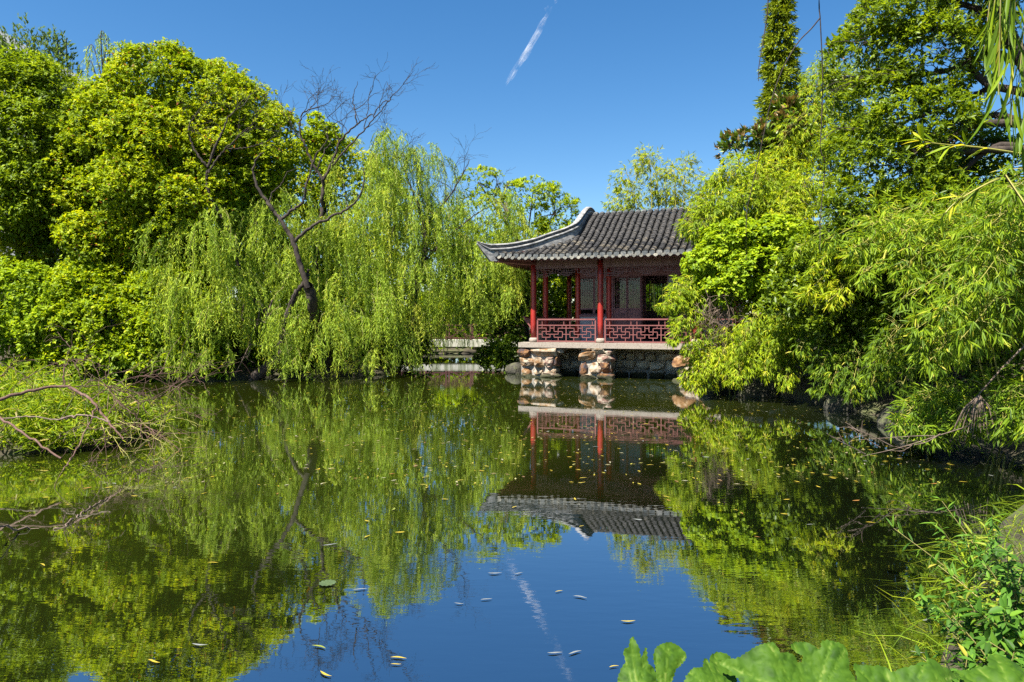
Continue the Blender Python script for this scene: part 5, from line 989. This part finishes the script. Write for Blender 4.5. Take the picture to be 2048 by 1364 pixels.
# ------------------------------------------------------------------ left reeds, dead branches, foreground plants, floating leaves
def blades(rng, base, d0, ln, wd, bendv, tone, name, mat):
    """curved grass blades, 4 segments"""
    n = len(base); t = np.linspace(0, 1, 5); d0 = nrm(d0); out = nrm(d0*[1, 1, 0]+rng.normal(0, .15, (n, 3))*[1, 1, 0]); pts = []
    for tt in t: pts.append(base+d0*(ln*tt)[:, None]+out*(bendv*ln*tt**2)[:, None]*.6-UP*(bendv*ln*tt**2.4)[:, None])
    sd = nrm(np.cross(d0, out)+rng.normal(0, .3, (n, 3))); wf = np.array([.6, 1, .9, .6, .04])
    V = np.stack([np.stack([p-sd*(wd*w_)[:, None]/2, p+sd*(wd*w_)[:, None]/2], 1) for p, w_ in zip(pts, wf)], 1).reshape(-1, 3)
    V[:, 2] = np.maximum(V[:, 2], .012)
    i = np.arange(n)[:, None]*10; F = np.concatenate([i+[[2*j, 2*j+1, 2*j+3, 2*j+2]] for j in range(4)], 1).reshape(-1, 4)
    return mesh_np(name, V, F, mat, attr=np.repeat(tone, 4))
def left_reeds():
    rng = RNG(100); G = 'reed clumps on the near left bank'
    for lab, x0, x1, y0, y1, n, hh in [('light green reed clump at the left edge behind the dead branches', -9.6, -7.2, 9.3, 13.2, 800, .62), ('sprawling reed clump at the tip of the near left bank', -7.6, -6.3, 10.3, 12.9, 1000, .45), ('taller reeds at the back of the near left bank', -11.5, -8.6, 12.4, 15.2, 800, .72)]:
        X = rng.uniform(x0, x1, n); Y = rng.uniform(y0, y1, n); ok = pond_sd(X, Y) > -.25; X = X[ok]; Y = Y[ok]; Z = np.maximum(ground_h(X, Y), 0)
        m = len(X); base = np.stack([X, Y, Z], -1); t = empty('reeds', (np.mean(X), np.mean(Y), .1), label=lab, cat='reeds', group=G); b = base-np.array(t.location)
        d = UP*1.0+rng.normal(0, .35, (m, 3))+np.array([.12, -.12, 0]); ln = hh*rng.uniform(.55, 1.25, m); tn = np.clip(rng.normal(.5, .22, m), 0, 1)
        me = blades(rng, b, d, ln, rng.uniform(.016, .032, m), rng.uniform(.3, .9, m), tn, 'blades', M['grassblade']); link('foliage', me, t)
        Lv = Leaves(); k = rng.integers(0, m, m*2); pos = base[k]+UP*(ln[k]*rng.uniform(.3, .95, m*2))[:, None]+rng.normal(0, .06, (m*2, 3)); sprigs(Lv, rng, pos, rng.normal(0, .5, pos.shape)+np.array([.25, -.3, .5]), 3, (.3, 1.1), .05, .17, .02, .35, .5)
        for q in Lv.B: q -= np.array(t.location)
        link('leaf_tufts', Lv.mesh('leaf_tufts', M['grassblade']), t, kind='stuff')
    # grass skirt hanging at the water edge
    # dead branches
    def br(label, rows, r_mat='bark_red', seeds=0, twl=.7, ntw=0, tr=.004):
        pls = []; rg = RNG(101+seeds)
        for r0, r1, pts in rows:
            q = spline([np.maximum(P(*p), [-99, -99, -.15]) for p in pts], 22); q = q+rg.normal(0, .008, q.shape); pls.append((q, np.linspace(r0*.68, r1*.62, 22)))
            for j in range(ntw): i = int(rg.integers(6, 21)); grow(pls, rg, q[i], nrm(q[min(21, i+2)]-q[i-2])+rg.normal(0, .7, 3)+UP*.2, twl, tr, 2, -.05, .18, (1, 3), .65, .8, 6, .0022)
        b0 = np.array(pls[0][0][0]); return plant('fallen_branch', label, 'branch', b0, Leaves(), None, pls, r_mat, group='fallen dead branches on the left', stem_name='stem')
    br('thick reddish dead branch arching over the reeds into the water', [(.045, .03, [(-80,825,9.6),(0,798,9.8),(60,782,10),(120,772,10.2),(140,774,10.2)]), (.036, .014, [(140,774,10.2),(180,800,10.1),(210,835,9.9),(235,865,9.7),(250,880,9.6)]), (.016, .010, [(194,812,10.0),(175,855,9.3),(150,905,8.6),(125,940,8.1)])], ntw=2, seeds=1)
    br('straight dead branch dipping into the pond at the left edge', [(.026, .018, [(-60,800,9.2),(0,836,9.0),(60,875,8.8),(120,916,8.6)])], seeds=2)
    br('grey forked dead bough lying across the reed tips', [(.012, .02, [(0,837,9.6),(60,834,9.6),(115,838,9.6),(150,832,9.6)]), (.022, .015, [(120,838,9.6),(160,830,9.5),(190,834,9.5),(220,845,9.4)])], 'bark_pale', seeds=3, ntw=1)
    br('tangle of thin dry reddish twigs beyond the reed tip', [(.014, .006, [(150,775,11),(200,770,11.2),(260,790,11.2),(300,830,11)]), (.014, .006, [(180,800,11),(240,765,11.4),(310,748,11.8),(380,745,12.2)]), (.012, .005, [(200,860,10.6),(240,800,11.2),(300,800,11.6),(375,768,12)]), (.012, .004, [(230,800,11),(280,840,10.9),(330,880,10.5)]), (.01, .004, [(210,850,10.6),(270,850,10.8),(340,870,10.6)]), (.012, .005, [(170,770,11.2),(190,760,11.2),(220,780,11.2),(235,830,11)])], seeds=4, ntw=9, twl=.8, tr=.0055)
    br('thin arching dry stems rising at the back of the reeds', [(.014, .006, [(130,775,10.6),(128,740,10.8),(140,722,10.9),(152,728,10.9),(165,770,10.9)]), (.013, .005, [(40,762,10.8),(90,735,11),(130,720,11.2),(175,720,11.3)]), (.014, .006, [(-10,760,10.4),(15,742,10.4),(22,725,10.4)]), (.012, .005, [(15,732,10.6),(30,740,10.6),(36,760,10.6)]), (.01, .005, [(126,770,10.6),(130,725,10.7),(142,690,10.8)])], seeds=5, ntw=2, twl=.4)
    br('fine straw-coloured stems trailing from the reed tip onto the water', [(.008, .003, [(200,860,10.2),(260,845,10.2),(330,852,10.2),(350,868,9.9)]), (.008, .003, [(230,840,10.2),(280,860,10),(335,892,9.6)]), (.008, .003, [(190,880,9.6),(240,875,9.7),(300,880,9.7)]), (.009, .004, [(205,850,10),(230,880,9.5),(248,912,8.8)]), (.008, .003, [(300,850,10.6),(350,835,10.8),(410,852,10.6)])], 'culm', seeds=6, ntw=2, twl=.4, tr=.003)
    br('long pale branch floating in the water below the reeds', [(.014, .012, [(-40,1050,5.9),(50,1058,6.55),(120,1056,6.6),(145,1040,6.85)]), (.012, .008, [(145,1040,6.87),(180,1015,7.3),(222,992,7.8)])], 'bark_pale', seeds=7)
left_reeds()
def foreground():
    # fig plant just in front of the camera
    from mathutils.geometry import delaunay_2d_cdt
    def fig_leaf(outline, tips, foot, Y, seed, el):
        """lobed leaf: outline in leaf-plane metres round its foot, toothed edge, quilted between the veins"""
        rng = RNG(seed); k = Y/1365; st = 1/math.sin(el+math.radians(26)); loc = lambda q: np.array([(1180+q[0]/2.36-foot[0])*k, (foot[1]-(1220+q[1]/2.36))*k*st])
        o = [loc(q) for q in outline]; n = len(o); sm = []
        cl = np.array(o+o[:3]); 
        for i in range(n):
            p0, p1, p2, p3 = o[i-1], o[i], o[(i+1) % n], o[(i+2) % n]; m = max(2, int(np.linalg.norm(p2-p1)/.004))
            for j in range(m):
                f = j/m; q = .5*((2*p1)+(p2-p0)*f+(2*p0-5*p1+4*p2-p3)*f*f+(3*p1-p0-3*p2+p3)*f**3)*1.0
                t = p2-p1; t = t/max(np.linalg.norm(t), 1e-6); sm.append(q*.7+(p1*(1-f)+p2*f)*.3+np.array([-t[1], t[0]])*(.0022*(j % 2)+rng.normal(0, .0004)))
        sm = np.array(sm); lo, hi = sm.min(0), sm.max(0); gx, gy = np.meshgrid(np.arange(lo[0], hi[0], .0055), np.arange(lo[1], hi[1], .0055)); g = np.stack([gx, gy], -1).reshape(-1, 2)+rng.normal(0, .0008, (gx.size, 2))
        V2, E, F, *_ = delaunay_2d_cdt([Vector(q) for q in sm]+[Vector(q) for q in g], [], [list(range(len(sm)))], 1, 1e-5)
        V2 = np.array([tuple(v) for v in V2]); T = [loc(t) for t in tips]; f0 = np.zeros(2); vein = np.full(len(V2), 9.0)
        for t in T:
            d = t-f0; Ld = np.linalg.norm(d); d = d/Ld; a_ = V2@d; c = np.abs(V2@np.array([-d[1], d[0]])); vein = np.minimum(vein, np.where((a_ > 0) & (a_ < Ld), c, 9))
            sp = .030; s_ = (a_-c*.8) % sp; sv = np.minimum(s_, sp-s_)+.0016; vein = np.minimum(vein, np.where((a_ > .02) & (a_ < Ld) & (c < .045), sv, 9))
        x, y = V2[:, 0], V2[:, 1]
        z = -.9*x*x*2-.5*np.maximum(y, 0)**2*2+.010*np.sin(x*38+seed)+.008*np.sin(y*44+2*seed)+.006*np.minimum(vein/.008, 1)
        V = np.stack([x, y, z], -1); F = np.array([f for f in F if len(f) == 3])
        return mesh_np('leaf', V, F, M['fig'], smooth=True, vattr={'vein': np.clip(1-vein/.0035, 0, 1)})
    m, nt, nd, lk, out = newmat('fig_leaf_skin'); at = nd.new('ShaderNodeAttribute'); at.attribute_name = 'vein'; r = ramp(nd, [(0, (.024,.065,.006)), (.35, (.055,.125,.010)), (.7, (.08,.16,.014)), (1, (.17,.24,.045))]); n = nd.new('ShaderNodeTexNoise'); n.inputs['Scale'].default_value = 30; tc = nd.new('ShaderNodeTexCoord'); lk.new(tc.outputs['Object'], n.inputs['Vector'])
    ad = nd.new('ShaderNodeMath'); ad.operation = 'MULTIPLY_ADD'; ad.inputs[1].default_value = .7; nn = nd.new('ShaderNodeMath'); nn.operation = 'MULTIPLY_ADD'; nn.inputs[1].default_value = 1.3; nn.inputs[2].default_value = -.35; lk.new(n.outputs[0], nn.inputs[0]); lk.new(at.outputs['Fac'], ad.inputs[0]); lk.new(nn.outputs[0], ad.inputs[2]); lk.new(ad.outputs[0], r.inputs[0])
    p = nd.new('ShaderNodeBsdfPrincipled'); p.inputs['Roughness'].default_value = .6; p.inputs['Specular IOR Level'].default_value = .15; lk.new(r.outputs[0], p.inputs['Base Color']); t_ = nd.new('ShaderNodeBsdfTranslucent'); lk.new(r.outputs[0], t_.inputs[0]); mx = nd.new('ShaderNodeMixShader'); mx.inputs[0].default_value = .4; lk.new(p.outputs[0], mx.inputs[1]); lk.new(t_.outputs[0], mx.inputs[2]); lk.new(mx.outputs[0], out.inputs[0])
    b = nd.new('ShaderNodeBump'); b.inputs['Strength'].default_value = .5; b.inputs['Distance'].default_value = .003; lk.new(ad.outputs[0], b.inputs['Height']); lk.new(b.outputs[0], p.inputs['Normal']); M['fig'] = m
    t = empty('fig_plant', (.55, .95, .35), label='large lobed fig leaves in the bottom foreground', cat='plant'); O = np.array(t.location)
    FL = [([(120,420),(148,340),(165,300),(195,260),(190,212),(215,200),(238,155),(262,205),(272,250),(302,205),(303,275),(330,290),(335,340),(300,440),(210,470)], [(238,160),(302,210),(190,215),(150,340)], (1276,1408), 1.50, 55),
          ([(320,400),(318,340),(312,285),(306,250),(312,222),(335,195),(388,170),(440,185),(468,222),(440,262),(410,290),(390,340),(370,410)], [(388,175),(462,222),(318,225)], (1326,1392), 1.56, 50),
          ([(440,400),(475,340),(520,300),(580,290),(600,255),(625,243),(630,270),(650,230),(690,205),(740,208),(770,240),(775,268),(745,285),(740,340),(700,430),(560,470)], [(625,248),(690,208),(770,245),(500,310)], (1440,1412), 1.42, 42),
          ([(800,400),(775,330),(740,270),(690,224),(790,226),(840,205),(935,183),(970,195),(978,230),(1010,220),(1050,235),(1065,260),(1090,258),(1095,230),(1050,195),(1075,168),(1140,172),(1190,205),(1215,165),(1265,165),(1325,185),(1330,230),(1312,290),(1330,340),(1300,430),(1100,520),(900,470)], [(700,226),(930,186),(1075,172),(1265,168),(1325,200)], (1628,1425), 1.34, 44),
          ([(1290,420),(1318,340),(1320,290),(1370,290),(1430,282),(1480,285),(1500,303),(1560,290),(1650,285),(1680,270),(1690,245),(1720,250),(1760,265),(1830,260),(1900,240),(1850,275),(1790,305),(1760,350),(1700,430),(1480,480)], [(1330,292),(1480,288),(1690,250),(1890,243)], (1815,1412), 1.24, 30),
          ([(1780,430),(1815,340),(1835,300),(1855,285),(1900,290),(1960,282),(2010,285),(2035,245),(2090,230),(2150,250),(2200,330),(2150,430),(1950,480)], [(1850,288),(1960,284),(2090,234),(2180,320)], (2020,1412), 1.30, 34)]
    for i, (ol, tips, foot, Y, el) in enumerate(FL):
        el = math.radians(el); q = P(*foot, Y); o = link('leaf', fig_leaf(ol, tips, foot, Y, i+1, el), t, q-O, (el, 0, math.radians([4, -8, 6, 0, -5, 5][i])))
        V, F = tubes([(spline([np.array([.1*i-.3, .05, 0.0]), (q-O)*.55+np.array([0, .03, .02]), q-O], 10), np.linspace(.006, .003, 10))], 6); link('stem', mesh_np('stem', V, F, M['twig'], smooth=True), t)
    # weeds on the right foreground bank
    G = 'leafy weeds on the near right bank'; rng = RNG(110)
    def weed(label, x, y, h, n, seed, L_=.06, W_=.022):
        rg = RNG(seed); z = max(0, gz(x, y)); base = np.array([x, y, z]); Lv = Leaves(); pls = []
        for i in range(n):
            d = nrm(np.array([-.18, -.05, 1.0])+rg.normal(0, .3, 3)); s = base+rg.normal(0, .09, 3)*[1, 1, 0]; hh = h*rg.uniform(.6, 1.1)
            q = spline([s, s+d*hh*.5, s+d*hh+np.array([rg.normal(-.06, .05), rg.normal(0, .05), 0])], 12); pls.append((q, np.linspace(.005, .002, 12)))
            k = np.arange(2, 12); ax = nrm(np.gradient(q, axis=0))[k]; sprigs(Lv, rg, q[k], ax, 4, (.7, 1.35), .02, L_, W_, .15, .9, np.clip(rg.normal(.45, .3, len(k)), 0, 1))
        plant('weed', label, 'plant', base, Lv, M['weed'], pls, 'twig', G, crown_name='foliage', stem_name='stem', fine=True, sides=5)
    weed('tall leafy weed at the right edge above the water', 2.85, 3.8, .62, 14, 111); weed('leafy weed leaning over the dark water at lower right', 2.52, 3.55, .48, 14, 112); weed('bushy weed just right of the fig leaves', 2.2, 3.0, .42, 14, 113)
    weed('broad-leaved weed in the lower right corner', 2.62, 3.25, .5, 12, 114, .075, .034); weed('small weed low at the water line in the lower right', 2.75, 4.1, .32, 8, 115); weed('slender weed behind the leafy ones on the right bank', 3.3, 4.7, .7, 9, 116, .09, .014)
    # grass tufts
    n = 3600; X = rng.uniform(1.2, 5.2, n); Y = rng.uniform(1.6, 6.5, n); s = pond_sd(X, Y); ok = (s > -.08) & (s < 1.3); X, Y = X[ok], Y[ok]; n = len(X); Z = np.maximum(ground_h(X, Y), 0)
    me = blades(rng, np.stack([X, Y, Z], -1), UP+rng.normal(0, .45, (n, 3))+np.array([-.35, -.1, 0]), rng.uniform(.22, .6, n), rng.uniform(.004, .009, n), rng.uniform(.3, .9, n), np.clip(rng.normal(.4, .25, n), 0, 1), 'grass', M['grassblade'])
    link('grass', me, None, label='long grass arching over the near right bank', kind='stuff')
    # near-shore grass on other banks
    n = 5200; X = rng.uniform(-24, 10, n); Y = rng.uniform(4, 32, n); s = pond_sd(X, Y); ok = (s > -.05) & (s < .6); X, Y = X[ok], Y[ok]; n = len(X); Z = np.maximum(ground_h(X, Y), 0)
    me = blades(rng, np.stack([X, Y, Z], -1), UP+rng.normal(0, .4, (n, 3)), rng.uniform(.2, .6, n), rng.uniform(.012, .022, n), rng.uniform(.3, .9, n), np.clip(rng.normal(.4, .25, n), 0, 1), 'bank_grass', M['grassblade'])
    link('bank_grass', me, None, label='ragged grass along the water line around the pond', kind='stuff')
    # overhanging willow of the near right bank: trunk and bough outside the frame, strands hanging in view
    rng = RNG(120); base = np.array([4.6, .6, .35]); pls = [(spline([base, [4.4, .8, 2.2], [4.0, 1.2, 3.9], [3.2, 1.9, 4.7], [2.0, 2.7, 4.75], [1.0, 3.4, 4.6]], 24), np.linspace(.24, .02, 24))]
    Lv = Leaves(); tw = []
    bough = pls[0][0]
    for (px, y1, Y, L_) in [(1985,60,2.5,.15),(2005,190,2.45,.15),(2030,250,2.4,.16),(1975,110,2.6,.14),(2050,300,2.4,.15),(2015,120,2.55,.15),(2042,200,2.6,.15),(2060,230,2.5,.15),(1995,150,2.7,.14),(2025,90,2.35,.15)]:
        top = P(px+25, -230, Y); bot = P(px-8, y1, Y); m = 20
        q = spline([bough[int(rng.integers(12, 16))], top+[0, 0, .25], top*.6+bot*.4+rng.normal(0, .02, 3), bot], 40); tw.append((q, np.linspace(.004, .0015, 40)))
        k = np.arange(16, 40, 2); sprigs(Lv, rng, q[k], nrm(np.gradient(q, axis=0))[k], 2, (.1, .5), .03, L_, .0125, .2, .3, np.clip(rng.normal(.4, .15, len(k)), 0, 1))
    t = plant('overhanging_willow', 'near willow strands with long leaves hanging in the top right corner', 'tree', base, Lv, M['bamboo_shade_tint'], pls, fine=True, bend=.08)
    V, F = tubes([(q-base, r) for q, r in tw], 4); link('twig', mesh_np('twig', V, F, M['twig']), t)
    for pts in ([(1537,-170),(1536,0),(1528,70),(1518,130),(1517,162)], [(1640,-200),(1638,0),(1640,36),(1645,150),(1643,240),(1641,300),(1650,330),(1641,430),(1640,500)], [(1640,36),(1622,58),(1600,80),(1580,110),(1560,150),(1540,210),(1525,280),(1505,370),(1493,430),(1492,520)]):
        q = spline([P(a, b_, 3.4) for a, b_ in pts], 30)
        if pts[0][1] < -100: q = np.vstack([[bough[23 if pts[0][0] < 1600 else 21]], q])
        rad = np.linspace(.0035, .0018, len(q)); V, F = tubes([(q-base, rad)], 5); link('bare_twig', mesh_np('bare_twig', V, F, M['bark'], smooth=True), t)
foreground()
def floating():
    rng = RNG(130)
    def leaf(L_, W_, curl, seed):
        rg = RNG(seed); t = np.linspace(0, 1, 7); w_ = np.sin(t**.9*PI)*W_/2+.0008; V = []; F = []
        for i, tt in enumerate(t):
            x = (tt-.5)*L_; z = curl*L_*(2*tt-1)**2; y0 = .12*L_*math.sin(tt*3+seed)
            V += [(x, y0-w_[i], z+w_[i]*.35), (x, y0, z), (x, y0+w_[i], z+w_[i]*.25)]
        for i in range(6): F += [(3*i, 3*i+1, 3*i+4, 3*i+3), (3*i+1, 3*i+2, 3*i+5, 3*i+4)]
        return np.array(V), np.array(F)
    big = [(425,1127,.12,'curled yellow leaf floating beside a small pink one at lower left',.1),(85,1131,.12,'narrow yellow-green leaf floating at the left',.05),(308,1324,.13,'bright yellow leaf floating near the bottom left',.05),(400,1290,.14,'pale white leaf floating below the reflected camphor',.6),(660,1090,.18,'long pale leaf lying on the reflected willow',.6),(720,1180,.14,'pale thin leaf floating right of the lily pad',.6),(637,1296,.14,'greenish leaf floating beside reflected branches near the bottom',.4),
           (797,1318,.13,'yellow leaf floating at the bottom centre, upper of a pair',.05),(792,1330,.08,'short yellow leaf floating at the bottom centre, lower of a pair',.05),(652,1349,.13,'yellow leaf floating lowest in the bottom middle',.05),(990,1147,.15,'grey-blue leaf floating in the reflected sky, highest and biggest',.65),(1037,1148,.1,'slim grey leaf floating right of the biggest grey one',.65),(1118,1184,.08,'yellow-green leaf floating in the reflected sky',.1),(1160,1196,.14,'dark grey leaf floating in the middle of the reflected sky',.65),
           (973,1200,.11,'grey leaf floating in the reflected sky at the left',.65),(918,1208,.09,'small grey leaf near the reflected bare branches',.65),(1256,1243,.13,'tan leaf floating right in the reflected sky',.1),(1110,1307,.12,'pale leaf floating just left of the reflected contrail end',.62),(1150,1307,.12,'grey bent leaf floating right of the reflected contrail',.65),(1228,1335,.08,'tan curled leaf floating just left of the fig leaves',.1),(1545,1303,.1,'yellow leaf floating above the fig leaves',.05),
           (1835,1306,.10,'silvery leaf floating in the dark water right of the fig leaves',.6),(1850,1330,.10,'bent silvery leaf floating nearest to the right foreground weeds',.6),(1852,1240,.12,'thin silvery leaf floating beside the weeds in shadow',.6),(1620,1050,.10,'pale leaf floating in the dark reflection',.6)]
    G = 'fallen leaves floating on the pond'
    mats = {}
    def fl_mat(c):
        key = tuple(c)
        if key not in mats:
            mm = solid_mat('fallen_leaf', [(.3, tuple(x*.8 for x in c)), (.7, c)], 30, bump=.2, rough=.3, spec=.6); mats[key] = mm
        return mats[key]
    YEL, GRN, PAL, ORG = (.38,.29,.03), (.19,.22,.035), (.19,.20,.18), (.30,.14,.04)
    for i, (px, py, L_, lab, tn) in enumerate(big):
        Y = 2*1365/(py-643); x = (px-1024)/1365*Y; V, F = leaf(L_*.75, L_*.12, .02, i); c = YEL if tn < .2 else GRN if tn < .5 else PAL
        o = link('floating_leaf', mesh_np('floating_leaf', V, F, fl_mat(c), smooth=True), None, (x, Y, .006), (0, 0, rng.uniform(-.5, .5)), label=lab, cat='leaf', group=G)
    # lily pad
    b = MB(); n = 40; pts = [(0, 0, .004)]+[(math.cos(.12+6.05*i/n)*.062*(1+.05*math.sin(i*1.7)), math.sin(.12+6.05*i/n)*.062, .004+.005*math.sin(i*.9)**2) for i in range(n+1)]
    b.v = pts; b.f = [(0, i, i+1) for i in range(1, n+1)]; Y = 2*1365/(1168-643); link('lily_pad', b.mesh('lily_pad', fl_mat((.07,.10,.04)), True), None, ((655-1024)/1365*Y, Y, .004), label='single small round lily pad floating in the reflected branches', cat='lily pad')
    # middle distance: individually built but alike
    protos = []
    for c in (YEL, GRN, PAL, ORG):
        for s in range(2): V, F = leaf(.085, .02, .03, s); protos.append(mesh_np('floating_leaf', V, F, fl_mat(c), smooth=True))
    wts = np.array([.26, .26, .07, .06, .11, .11, .07, .06]); cnt = 0
    lab = {0: 'small yellow leaf among the many floating on the pond', 1: 'small green leaf among the many floating on the pond', 2: 'small pale leaf among the many floating on the pond', 3: 'small orange leaf among the many floating on the pond'}
    while cnt < 150:
        py = rng.triangular(770, 860, 1110); px = rng.uniform(60, 1990); Y = 2*1365/(py-643); x = (px-1024)/1365*Y
        if px < 700 and rng.random() < .45: continue
        if pond_sd(np.array([x]), np.array([Y]))[0] > -.15: continue
        k = rng.choice(8, p=wts/wts.sum()); link('floating_leaf', protos[k], None, (x, Y, .006), (0, 0, rng.uniform(0, 6.28)), tuple([rng.uniform(.6, 1.25)]*3), label=lab[k//2], cat='leaf', group=f'{["yellow","green","pale","orange"][k//2]} leaves scattered on the pond'); cnt += 1
    # specks too small to pick apart
    n = 1500; py = 752+rng.random(n)**1.6*220; px = rng.uniform(300, 1900, n); Y = 2*1365/(py-643); X = (px-1024)/1365*Y; ok = pond_sd(X, Y) < -.1; X, Y = X[ok], Y[ok]; n = len(X)
    a = rng.uniform(0, 6.28, n); L_ = rng.uniform(.03, .10, n); Lv = Leaves(); Lv.add(np.stack([X, Y, np.full(n, .007)], -1), np.stack([np.cos(a), np.sin(a), 0*a], -1), np.tile(UP, (n, 1)), L_, L_*.3, rng.random(n))
    link('leaf_specks', Lv.mesh('leaf_specks', M['floatleaf'], .05, 0), None, label='countless tiny leaf bits drifting on the pond', kind='stuff')
floating()
